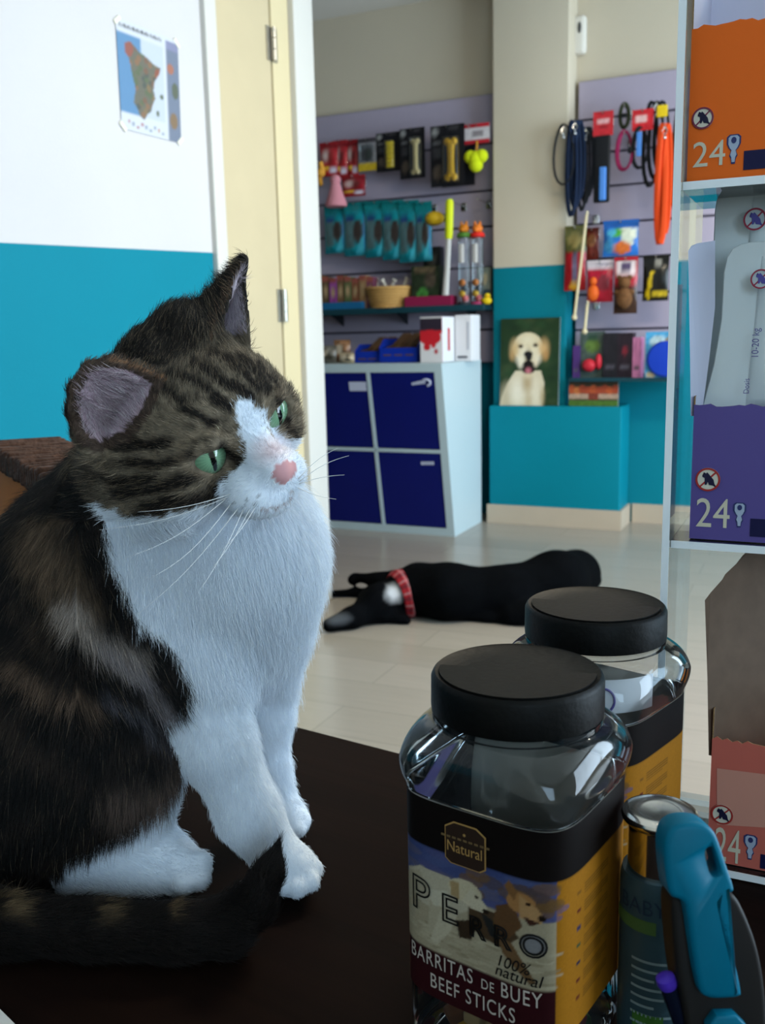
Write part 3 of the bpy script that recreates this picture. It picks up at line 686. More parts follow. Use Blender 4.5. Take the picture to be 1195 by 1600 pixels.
# things on the cabinet
def on_cab(name, label, cat, rect, v, group=None):
    return on_shelf(name, label, cat, rect, v, group, z=ztop + 0.0008)
bin_blue = mat('blue_bin_plastic', '#12309c', 0.4); brown_chew = mat('brown_chew', '#5a4330', 0.7, vary=0.15, vscale=40)
def open_bin(rect, v, label, chews):
    t, w, h = on_cab('storage_bin', label, 'bin', rect, v); D = 0.24; lip = h * .62
    mb = MB(); th = .004
    mb.box((0, D / 2, th / 2), (w, D, th)); mb.box((0, D, h / 2), (w, th, h)); mb.build('bin_shell', bin_blue, t)
    for sx in (-1, 1):
        MB().prism([(0, 0), (D, 0), (D, h), (.06, h), (0, lip)], th, 'yz', sx * (w / 2 - th / 2) - th / 2).build('side_wall', bin_blue, t)
    MB().box((0, th / 2, lip / 2), (w, th, lip)).build('front_wall', bin_blue, t)
    for i in range(chews):
        x = (-.5 + (i + .5) / chews) * (w - .03)
        c = thing('chew_stick', '%s brown chew stick lying in the %s' % (['first', 'second', 'third', 'fourth'][i], label.split(' of ')[0]), 'chew', t.location + Vector(uvz(x, .02, h * .3)), ROOM, 'brown chews in the blue bins')
        MB().box((0, .12, h * .42), (w / chews * .72, .30, .02), Matrix.Rotation(.38, 3, 'X'), bev=.007).build('slab', brown_chew, c)
        MB().tube([(-w / chews * .2, -.01, h * .22), (w / chews * .1, .2, h * .55)], .012, 8).build('roll', mat('dark_chew', '#43301f', .7), c)
open_bin((554, 538, 593, 575), 4.60, 'left blue storage bin of brown chews on the cabinet', 2)
open_bin((592, 529, 652, 572), 4.58, 'wider right blue storage bin of brown chews on the cabinet', 3)
r_ = random.Random(4)
for i, (rect, v, c1, lab) in enumerate([((497, 540, 526, 577), 4.62, '#6f6a60', 'grey crinkled snack bag at the left edge of the cabinet top'), ((522, 531, 548, 575), 4.66, '#8d6648', 'orange brown snack bag on the cabinet top'), ((530, 551, 554, 576), 4.55, '#a8977c', 'beige paper bag beside the left blue bin')]):
    t, w, h = on_cab('snack_bag', lab, 'snack bag', rect, v, 'snack bags on the cabinet')
    p = Pic(16, 20, c1); p.ell(.4, .4, .25, .2, '#b9aa94').ell(.65, .65, .2, .15, '#4a4438').noise(.25, 3)
    pouch('bag', t, w, h, p, .05, ztop=h, top_flat=.08); MB().box((0, 0, h - .006), (w * .97, .003, .012)).build('seal_strip', mat('tan_seal_%d' % i, c1, .5), t)
# white box with red splash
t, w, h = on_cab('product_box', 'white box with a black band and a red splash on the cabinet', 'product box', (657, 495, 691, 567), 4.55)
p = Pic(34, 60, '#d8d4d4'); p.rect(0, .03, 1, .3, '#2c2430').rect(0, .3, 1, .36, '#c3202a').ell(.45, .45, .5, .17, '#c3202a').ell(.3, .66, .16, .08, '#c3202a').ell(.72, .76, .09, .06, '#b5434a').ell(.6, .6, .12, .08, '#c3202a')
card('front_panel', t, w, h, p, ztop=h, y=-.001, res=(30, 50)); MB().box((0, .11, h / 2), (w, .22, h), bev=.002).build('carton', mat('white_carton', '#d9d8da', .5), t)
MB().box((w / 2 + .001, .09, h * .5), (.001, .03, h * .5)).build('red_stripe', mat('red_print', '#b8323a', .5), t)
t, w, h = on_cab('product_box', 'plain white box with a grey line standing right of the red-splash box', 'product box', (711, 492, 736, 562), 4.72)
MB().box((0, .07, h / 2), (w, .14, h), bev=.002).build('carton', mat('white_carton', '#d9d8da'), t)
MB().box((-w * .05, -.001, h * .09), (w * .62, .001, h * .05)).build('print_line', mat('grey_print', '#55565e', .5), t)
MB().box((w * .3, -.001, h * .55), (w * .12, .001, h * .6)).build('barcode_strip', mat('pale_grey_print', '#aeb2bb', .5), t)

# ------------------------------------------------------------------ posters
def poster(name, label, cat, rect, v, pic, lean, z=None, res=(76, 108), th=.006):
    x0, y0, x1, y1 = rect; ua = on_v(x0, (y0 + y1) / 2, v)[0]; ub = on_v(x1, (y0 + y1) / 2, v)[0]
    zt = on_v((x0 + x1) / 2, y0, v)[1]; zb = on_v((x0 + x1) / 2, y1, v)[1] if z is None else z
    t = thing(name, label, cat, uvz((ua + ub) / 2, v, zb), ROOM); w, h = ub - ua, zt - zb
    M = Matrix.Rotation(-lean, 3, 'X')
    mb = MB(); mb.grid(lambda a, b: tuple(M @ Vector(((a - .5) * w, -th, b * h))), res[0], res[1], 0, pic.at); mb.build('print', PRINT, t)
    mb = MB(); mb.box(M @ Vector((0, -th / 2 + .0004, h / 2)), (w, th, h), M); mb.build('board', mat('foam_board', '#cfd2cc', .6), t)
    return t
p = Pic(96, 142, '#22381f')
for k in range(70): p.soft(r_.random(), r_.random(), .10, .05, r_.choice(['#33442a', '#1c331f', '#3c4a2c', '#16281a', '#2c4a2a']), .5)
p.poly([(0, 1), (.03, .9), (.13, .74), (.26, .6), (.7, .6), (.76, .74), (.73, 1)], '#d6c6a8')
p.soft(.12, .92, .14, .2, '#bfae90', .8).soft(.3, .85, .14, .2, '#e8dcc6', .9).soft(.62, .85, .1, .2, '#e2d4ba', .9).soft(.47, .74, .10, .12, '#b79d78', .9).soft(.5, .95, .07, .1, '#c2ab88', .8).soft(.73, .9, .05, .14, '#b39c76', .8)
p.ell(.47, .33, .25, .17, '#dcc9a2').ell(.48, .42, .18, .16, '#dfcda8')
p.soft(.24, .35, .09, .13, '#cfae7c', .95).soft(.20, .42, .05, .07, '#b88f5c', .8).soft(.74, .35, .10, .13, '#d3a871', .95).soft(.78, .42, .05, .07, '#b9864f', .8)
p.soft(.46, .24, .17, .07, '#eadcbc', .9).soft(.4, .37, .09, .07, '#e9dcc0', .9).soft(.58, .36, .08, .07, '#e6d7b8', .9).soft(.35, .47, .09, .07, '#efe4cc', .9).soft(.63, .46, .08, .07, '#eadcc2', .9)
p.soft(.345, .315, .05, .028, '#8a6a44', .8).ell(.348, .318, .034, .018, '#1d140f').soft(.6, .305, .05, .028, '#8a6a44', .8).ell(.598, .308, .034, .018, '#1d140f')
p.soft(.48, .44, .07, .09, '#4a3c34', .8).ell(.48, .41, .075, .035, '#141417').poly([(.42, .41), (.55, .41), (.53, .47), (.49, .5), (.45, .47)], '#18181b').soft(.48, .50, .05, .03, '#2a2220', .9)
p.ell(.485, .56, .125, .075, '#17110f').soft(.485, .60, .06, .045, '#c8707c', 1).soft(.49, .655, .1, .03, '#d8c4a0', .9).soft(.35, .53, .05, .05, '#e6d9c0', .9).soft(.61, .52, .045, .045, '#dfceb0', .9).noise(.04, 1)
poster('dog_poster', 'poster of a cream dog with open mouth leaning on the pillar', 'poster', (781, 497, 873, 637), 5.02, p, .05, zl + .0008)
p = Pic(60, 36, '#3c3426'); p.rect(0, .78, 1, 1, '#4a6b2a')
for k in range(9): p.ell(.06 + k * .11, .35 + .06 * (k % 2), .075, .17, r_.choice(['#b4542f', '#a2452c', '#bb6a3a']))
p.rect(.0, .52, 1, .72, '#b99a84', .8).rect(.4, .5, .6, .74, '#7c3a2c').noise(.12, 2)
poster('sausage_poster', 'small landscape poster of reddish sausages on the ledge beside the pillar', 'poster', (889, 594, 966, 640), 5.02, p, .03, zl + .0008, (44, 26))

# map on the left wall
CR = [(181, 26), (278, 65), (284, 224), (191, 200)]
Q = [on_u(*c, U_PART + .004) for c in CR]
p = Pic(96, 120, '#dfe4ee')
p.rect(0, .115, .36, .84, '#6f9ac4').poly([(0, .115), (.36, .115), (.3, .4), (.36, .84), (0, .84)], '#5f92c0').rect(.36, .115, .73, .84, '#cfd9e6')
land = [(.12, .2), (.2, .17), (.33, .24), (.46, .27), (.56, .31), (.68, .33), (.64, .4), (.57, .47), (.54, .56), (.57, .63), (.52, .7), (.49, .77), (.43, .8), (.37, .87), (.3, .84), (.25, .76), (.21, .73), (.25, .6), (.2, .45), (.17, .33), (.11, .28)]
p.poly(land, '#6c6a5c')
for k in range(60):
    a, b = r_.uniform(.14, .62), r_.uniform(.2, .84)
    m_ = p.mask_poly(land) & (((p.X - a) / .035) ** 2 + ((p.Y - b) / .03) ** 2 < 1); p.put(m_, r_.choice(['#7d5c48', '#5c6a4c', '#8f6a4c', '#4d5750', '#86714f']))
m_ = p.mask_poly(land) & (((p.X - .15) / .09) ** 2 + ((p.Y - .24) / .08) ** 2 < 1); p.put(m_, '#9a5648')
m_ = p.mask_poly(land) & (((p.X - .64) / .07) ** 2 + ((p.Y - .4) / .06) ** 2 < 1); p.put(m_, '#96543f')
p.ell(.68, .6, .03, .025, '#5f6a52').ell(.6, .77, .025, .03, '#5f6a52')
p.rect(.78, .06, 1, 1, '#76829a').ell(.85, .3, .06, .05, '#b0705a').ell(.92, .5, .06, .08, '#5a6450').ell(.88, .8, .07, .08, '#8a6f50').rect(.78, .03, 1, .12, '#8c90b4')
for k in range(20): p.rect(.04 + k * .034, .035 + (k % 2) * .004, .063 + k * .034, .07, '#34343c')
for k in range(9): p.rect(.1 + k * .07, .9 + .02 * (k % 3), .14 + k * .07, .93 + .02 * (k % 3), r_.choice(['#c8a08c', '#9aa6b8', '#b8868c']))
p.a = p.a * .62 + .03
t = thing('map_poster', 'printed map on the white wall above the teal paint', 'map', uvz(U_PART, *Q[0]), ROOM + R(90))
bx, bz = Q[0]
def mapfn(a, b):
    s_, r2 = a, 1 - b
    v = (Q[0][0] * (1 - s_) + Q[1][0] * s_) * (1 - r2) + (Q[3][0] * (1 - s_) + Q[2][0] * s_) * r2
    z = (Q[0][1] * (1 - s_) + Q[1][1] * s_) * (1 - r2) + (Q[3][1] * (1 - s_) + Q[2][1] * s_) * r2
    return (v - bx, -0.0025 - .002 * math.sin(3 * a) * b, z - bz)
MB().grid(mapfn, 60, 76, 0, p.at).build('sheet', PRINT, t)
mb = MB()
for a, b in ((.02, .98), (.98, .98), (.02, .02), (.98, .02)):
    x, y, z = mapfn(a, b); mb.box((x, y - .001, z), (.03, .0012, .012), Matrix.Rotation(.7 if a == b else -.7, 3, 'Y'))
mb.build('tape', mat('clear_tape', '#d9d8c8', .3), t)

# ------------------------------------------------------------------ right wall: alarm sensor, leads, packs
t, w, h = hang('motion_sensor', 'white rounded alarm sensor high on the wall beside the pillar', 'sensor', (894, 28, 918, 88), V_BACK - .0005, None, pegs=False)
MB().box((0, -.028, -h / 2), (w, .055, h), bev=.022).build('housing', mat('sensor_white', '#d8d2c6', .45), t)
MB().ball((w * .12, -.052, -h * .33), (w * .14, .008, h * .17), 10).build('lens', mat('sensor_lens', '#4a4a48', .3), t)
G2 = 'leads and collars on the right board'
def loop_path(cx_, zt_, w, h, n=20, y=-.0, tw=.02):
    return [(cx_ + w / 2 * math.sin(a) * (1 - .25 * math.cos(a)), y + tw * math.sin(2 * a), zt_ - h / 2 + h / 2 * math.cos(a)) for a in np.linspace(0, 2 * math.pi, n)]
def lead(rect, v, lab, short, m, n=3, wd=.008, clip=True, name='dog_lead', cat='lead'):
    t, w, h = hang(name, lab, cat, rect, v, G2, short)
    for i in range(n):
        k = (i + .5) / n - .5
        MB().tube(loop_path(k * w * .5, 0.004, w * (.5 if n > 1 else 1.0), h * (1 - .09 * ((i * 7) % 3)), y=-.012 + .012 * i, tw=.008), wd, 8, cap=False, flat=.6).build('strap', m, t)
    if clip:
        mb = MB(); mb.tube([(0, -.02, -.01), (.012, -.025, -.03), (0, -.02, -.05), (-.012, -.025, -.03), (0, -.02, -.01)], .004, 8).ball((0, -.02, -.06), .009, 8)
        mb.build('clasp', chrome, t)
    return t
blk = mat('black_webbing', '#17181b', 0.7)
lead((866, 196, 897, 290), 4.98, 'thin black looped lead hanging leftmost, in front of the pillar edge', 'the leftmost thin black lead', blk, 1, .007)
lead((884, 190, 914, 338), 5.0, 'thick navy lead hanging left of the red-topped grooming brush', 'the thick navy lead', navy_fab, 3, .014)
lead((902, 200, 928, 330), 5.06, 'dark grey lead hanging between navy lead and grooming brush', 'the dark grey lead', mat('charcoal_webbing', '#2a2d33', .8), 3, .011)
red_card = mat('bright_red_card', '#c02a30', .45, vary=.12, vscale=40)
t, w, h = hang('grooming_brush', 'black grooming brush with a light blue grip under a red card', 'brush', (926, 174, 957, 320), 5.0, G2, 'the blue grip grooming brush')
p = Pic(20, 20, '#c22b33'); p.rect(.2, .3, .8, .5, '#e0a8a8').rect(.3, .6, .7, .7, '#8f1f26').noise(.1, 2)
card('header_card', t, w, h * .26, p); MB().box((0, -.012, -h * .62), (w * .82, .022, h * .72), bev=.01).build('brush_body', black_pl, t)
MB().box((w * .08, -.028, -h * .78), (w * .34, .02, h * .36), bev=.008).build('grip', mat('light_blue_rubber', '#4f86d0', .5), t)
t, w, h = hang('pet_collar', 'dark olive rolled collar hanging right of the grooming brush', 'collar', (967, 163, 984, 200), 5.02, G2, 'the dark olive collar')
MB().tube(loop_path(0, .003, w * .8, h, tw=.01), .010, 8, cap=False).build('band', mat('olive_webbing', '#2e3320', .8), t); MB().box((0, -.015, -h * .5), (w * .5, .012, .02), bev=.003).build('buckle', black_pl, t)
t, w, h = hang('pet_collar', 'magenta collar loop hanging beneath the olive collar', 'collar', (964, 206, 987, 266), 5.0, G2, 'the magenta collar')
MB().tube(loop_path(0, .003, w, h, tw=.012), .011, 8, cap=False, flat=.6).build('band', mat('magenta_webbing', '#8e1f4c', .7), t); MB().box((w * .4, -.01, -h * .5), (.02, .014, .03), bev=.003).build('buckle', black_pl, t)
t, w, h = hang('pet_collar', 'black collar with a light blue tab under a bright red card', 'collar', (987, 171, 1020, 262), 4.99, G2, 'the red card collar')
p = Pic(20, 18, '#c9262e'); p.rect(.15, .3, .7, .6, '#e6b9b5').noise(.1, 2); card('header_card', t, w, h * .36, p)
MB().tube(loop_path(-w * .1, -h * .3, w * .7, h * .7, tw=.01), .010, 8, cap=False, flat=.6).build('band', blk, t); MB().box((-w * .12, -.02, -h * .6), (w * .24, .01, h * .42), bev=.004).build('tab', mat('light_blue_rubber', '#4f86d0'), t)
t = lead((1002, 160, 1048, 292), 5.02, 'black dog harness with a yellow tag beside the orange lead', 'the black harness', blk, 3, .010, name='dog_harness', cat='harness')
MB().box((.03, -.035, -.05), (.05, .006, .055), bev=.003).build('hang_tag', yel, t)
t = lead((1024, 196, 1050, 382), 4.97, 'bright orange dog lead hanging long beside the black harness', 'the orange lead', mat('orange_webbing', '#e04a18', .65), 2, .016)
lead((1049, 170, 1075, 330), 5.03, 'dark brown dog lead hanging behind the clear display stand', 'the dark brown lead', mat('brown_webbing', '#4a3328', .8), 2, .012)

G3 = 'packs in the lower rows of the right board'
def pack(rect, v, lab, short, pic, th=.035, strip='#333333', name='toy_pack', cat='toy pack'):
    t, w, h = hang(name, lab, cat, rect, v, G3, short)
    pouch('bag', t, w, h, pic, th); MB().box((0, -.001, -.008), (w, .004, .018), bev=.001).build('header_card', mat('strip_' + strip[1:], strip, .5), t); return t, w, h
p = Pic(20, 40, '#a01a22'); p.rect(0, 0, 1, .42, '#59582f').ell(.5, .22, .35, .1, '#8d7d4a').rect(.42, .42, .62, .9, '#5b5a70').ell(.45, .93, .2, .06, '#d9a02a').noise(.15, 2)
pack((882, 353, 916, 454), 5.03, 'tall red pack with an olive top, leftmost under the leads', 'the tall red and olive pack', p, strip='#59582f')
p = Pic(14, 20, '#6e2a20'); p.ell(.5, .4, .3, .2, '#8a5a3a').noise(.2, 2)
pack((914, 356, 936, 406), 5.08, 'small rust brown pack left of the blue snack bag', 'the small rust pack', p, strip='#5a2018')
p = Pic(30, 28, '#2b6fc0'); p.rect(0, 0, 1, .2, '#2460b0').poly([(.5, .2), (.95, .25), (.9, .7), (.6, .7)], '#d8dcc8').ell(.4, .35, .16, .12, '#4fae3c').ell(.25, .35, .12, .1, '#58b8d8').ell(.55, .78, .25, .18, '#cf6a30').ell(.2, .7, .14, .2, '#4a9ad0').noise(.1, 2)
pack((942, 344, 998, 400), 5.02, 'bright blue snack bag with green and orange print under the leads', 'the bright blue snack bag', p, .05, '#2460b0', 'snack_bag', 'snack bag')
p = Pic(26, 36, '#b01f35'); p.rect(0, 0, 1, .2, '#cfc4ca').rect(.5, 0, 1, .12, '#4a3f7a').ell(.65, .55, .25, .2, '#7d2a35').noise(.12, 2)
t, w, h = pack((917, 407, 958, 472), 5.02, 'red toy pack with an orange figure, below the blue snack bag', 'the orange figure pack', p, strip='#cfc4ca')
MB().ball((-w * .2, -.035, -h * .5), (w * .14, .018, w * .16), 8).ball((-w * .2, -.035, -h * .78), (w * .22, .022, h * .2), 8).build('rubber_figure', mat('orange_rubber', '#e0621f', .5), t)
p = Pic(24, 44, '#b02430'); p.rect(.1, .05, .9, .32, '#d9c9c8').rect(.3, .1, .7, .24, '#5a4a6a').rect(0, .5, 1, 1, '#3f2a20').noise(.15, 2)
t, w, h = pack((959, 402, 996, 490), 5.0, 'red toy pack with a brown plush toy, beside the orange figure pack', 'the brown plush pack', p, strip='#b02430')
mb = MB(); mb.ball((0, -.035, -h * .45), w * .26, 10).ball((0, -.03, -h * .72), (w * .34, .04, h * .2), 10).ball((-w * .22, -.03, -h * .36), w * .1, 6).ball((w * .22, -.03, -h * .36), w * .1, 6).ball((-w * .3, -.03, -h * .62), w * .12, 8).ball((w * .3, -.03, -h * .62), w * .12, 8)
mb.build('plush_figure', mat('brown_plush', '#6e4a2c', .9, vary=.3, vscale=60, bump=.4, bscale=200), t)
p = Pic(26, 40, '#161512'); p.poly([(.12, .9), (.3, .35), (.42, .35), (.26, .95)], '#d8b81e').rect(.4, .8, .95, .92, '#b89c22').rect(.45, .05, .75, .25, '#8f8a80').noise(.15, 2)
pack((1004, 399, 1045, 470), 5.02, 'black snack bag with yellow print next to the display stand', 'the black and yellow bag', p, strip='#161512')
# thin rods
rod = mat('cream_wood', '#d8c8a0', .6)
def rod_thing(pa, pb, v, lab, short):
    ua, za = on_v(*pa, v); ub, zb = on_v(*pb, v); t = thing('wand_toy', lab, 'wand toy', uvz(ua, v, za), ROOM, G3); hook(ua, za - .012, v - .02, short)
    MB().tube([(0, 0, 0), (ub - ua, -.01, zb - za)], .007, 8).build('rod', rod, t); MB().ball((ub - ua, -.01, zb - za), .014, 8).build('tip', rod, t)
rod_thing((917, 330), (898, 496), 4.97, 'long cream rod toy slanting in front of the red and olive pack', 'the long cream rod')
rod_thing((918, 470), (914, 518), 4.97, 'short cream rod toy below the orange figure pack', 'the short cream rod')
# low shelf on the right board
zs2 = on_v(960, 592, 4.97)[1]
t = thing('display_shelf', 'low dark glass shelf at the foot of the right board', 'shelf', uvz((on_v(897, 570, 5.08)[0] + on_v(1085, 570, 5.08)[0]) / 2, V_SLAT, zs2), ROOM)
w2 = on_v(1085, 570, 5.08)[0] - on_v(897, 570, 5.08)[0]
MB().box((0, -.11, -.006), (w2, .22, .012), bev=.002).build('board', mat('smoky_shelf', '#20282c', .2), t); MB().box((0, -.224, -.004), (w2, .006, .02), bev=.002).build('price_rail', mat('price_rail_dark', '#1c3f48'), t)
def on_low(name, label, cat, rect, v): return on_shelf(name, label, cat, rect, v, 'goods on the low right shelf', z=zs2 + .0006)
t, w, h = on_low('toy_pack', 'green and red animal toy on a pale card on the low shelf', 'toy pack', (906, 518, 945, 590), 5.06)
p = Pic(20, 34, '#4c5a54'); p.ell(.5, .3, .3, .16, '#5f7a3a').rect(.3, .06, .7, .18, '#2f4a3c').noise(.15, 2); card('card', t, w, h, p, ztop=h)
mb = MB(); mb.ball((-.01, -.03, h * .28), (w * .28, .03, h * .14), 10).ball((w * .3, -.03, h * .36), (w * .13, .02, h * .17), 8).build('red_figure', mat('red_rubber', '#c42a38', .45), t)
for i, (rect, c1, lab) in enumerate([((944, 520, 966, 590), '#232126', 'plain black carton second on the low shelf'), ((966, 520, 990, 590), '#2b2028', 'dark plum carton with red dot on the low shelf'), ((990, 527, 1003, 590), '#c77ba6', 'narrow pink carton on the low shelf'), ((897, 540, 907, 590), '#4a2f6a', 'narrow violet carton at the left end of the low shelf')]):
    t, w, h = on_low('product_box', lab, 'product box', rect, 5.06)
    p = Pic(12, 24, c1); p.ell(.5, .4, .2, .1, '#7a2430' if i == 1 else c1).rect(.2, .7, .8, .8, '#55505a').noise(.15, 2)
    card('front_panel', t, w, h, p, ztop=h, y=-.03, res=(8, 12)); MB().box((0, .01, h / 2), (w, .078, h), bev=.002).build('carton', mat('low_carton_%d' % i, c1, .5), t)
t, w, h = on_low('toy_pack', 'light blue toy card with a round dark blue frisbee, seen partly through the clear stand', 'toy pack', (1008, 518, 1072, 606), 4.97)
ua_, zb_ = on_v(1040, 606, 4.95); t.location.z = zs2 + .0006
p = Pic(30, 40, '#4a9cc8'); p.ell(.3, .2, .2, .12, '#bcd4d8').ell(.6, .2, .15, .1, '#8d7d60').rect(0, .9, 1, 1, '#3f86b0').ell(.15, .92, .12, .06, '#c8b48a').noise(.15, 2); card('card', t, w, h, p, ztop=h)
MB().lathe([(w * .30, -.02), (w * .42, -.016), (w * .45, 0), (w * .40, .012), (w * .15, .016), (0.001, .016)], 28).build('frisbee', mat('blue_plastic', '#1c3fb4', .35), t)
t.children[-1].rotation_euler = (R(90), 0, 0); t.children[-1].location = (0, -.022, h * .42)

# ================================================================== THE COUNTER AND WHAT STANDS ON IT
T = 0.72                                         # height of the table top
ea, eb = on_z(450, 1131, T), on_z(625, 1176, T)
td = (eb - ea) / np.linalg.norm(eb - ea); tang = math.atan2(td[1], td[0])
def wood_mat(name, c1, c2, rough, scale=(1.2, 26, 4), spec=.4):
    m = bpy.data.materials.new(name); m.use_nodes = True; nt = m.node_tree; b = nt.nodes['Principled BSDF']
    tc = nt.nodes.new('ShaderNodeTexCoord'); mp = nt.nodes.new('ShaderNodeMapping'); mp.inputs['Scale'].default_value = scale; nt.links.new(tc.outputs['Object'], mp.inputs[0])
    n = nt.nodes.new('ShaderNodeTexNoise'); n.inputs['Scale'].default_value = 3; n.inputs['Detail'].default_value = 8; n.inputs['Distortion'].default_value = 0.6; nt.links.new(mp.outputs[0], n.inputs['Vector'])
    cr = nt.nodes.new('ShaderNodeMix'); cr.data_type = 'RGBA'; cr.inputs[6].default_value = (*srgb(c1), 1); cr.inputs[7].default_value = (*srgb(c2), 1); nt.links.new(n.outputs[0], cr.inputs[0])
    nt.links.new(cr.outputs[2], b.inputs['Base Color']); b.inputs['Roughness'].default_value = rough; b.inputs['Specular IOR Level'].default_value = spec
    bp = nt.nodes.new('ShaderNodeBump'); bp.inputs['Strength'].default_value = .08; bp.inputs['Distance'].default_value = .004; nt.links.new(n.outputs[0], bp.inputs['Height']); nt.links.new(bp.outputs[0], b.inputs['Normal'])
    return m
dark_wood = wood_mat('dark_wenge_wood', '#0e0806', '#1c100c', 0.6, spec=.03)
tb = thing('counter_table', 'dark brown wooden table the cat and the jars stand on', 'table', (ea[0], ea[1], 0), tang)
MB().box((0.05, -0.55, T - 0.019), (2.1, 1.1, 0.038), bev=0.003).build('tabletop', dark_wood, tb)
for x in (-0.95, 1.05):
    for y in (-0.06, -1.04):
        MB().box((x, y, (T - 0.038) / 2), (0.06, 0.06, T - 0.038), bev=0.004).build('leg', dark_wood, tb)
MB().box((0.05, -0.05, T - 0.08), (1.94, 0.02, 0.084)).build('apron', dark_wood, tb)

def z_on_axis(P, py):
    """height above the point P whose image row is py"""
    lo, hi = -0.5, 2.5
    for _ in range(50):
        m_ = (lo + hi) / 2
        if project((P[0], P[1], m_))[1] > py: lo = m_
        else: hi = m_
    return lo
# ------------------------------------------------------------------ jars of beef sticks
JP = on_z(806, 1618, T)
J_LT = z_on_axis(JP, 1048) - T; J_LB = z_on_axis(JP, 1112) - T
J_LR = 135 / F_PX * project((JP[0], JP[1], T + J_LT))[2]
J_SH = z_on_axis(JP, 1168) - T; J_BD = z_on_axis(JP, 1208) - T; J_L1 = z_on_axis(JP, 1214) - T; J_L0 = z_on_axis(JP, 1507) - T
JS, JB = 0.0430, 0.0392                          # half width at the shoulder and at the label
jar_clear = clear_mat('clear_pet_plastic', tint='#eef1f2', rough=0.05, haze=0.01, spec=1.0)
lid_black = mat('black_lid_plastic', '#050504', 0.5, spec=.13, bump=.05, bscale=300)
def sup(t, s, n):
    c, q = math.cos(t), math.sin(t)
    return s * math.copysign(abs(c) ** (2 / n), c), s * math.copysign(abs(q) ** (2 / n), q)
def sring(s, n, z, k=72):
    return [(*sup(2 * math.pi * i / k + .0001, s, n), z) for i in range(k)]
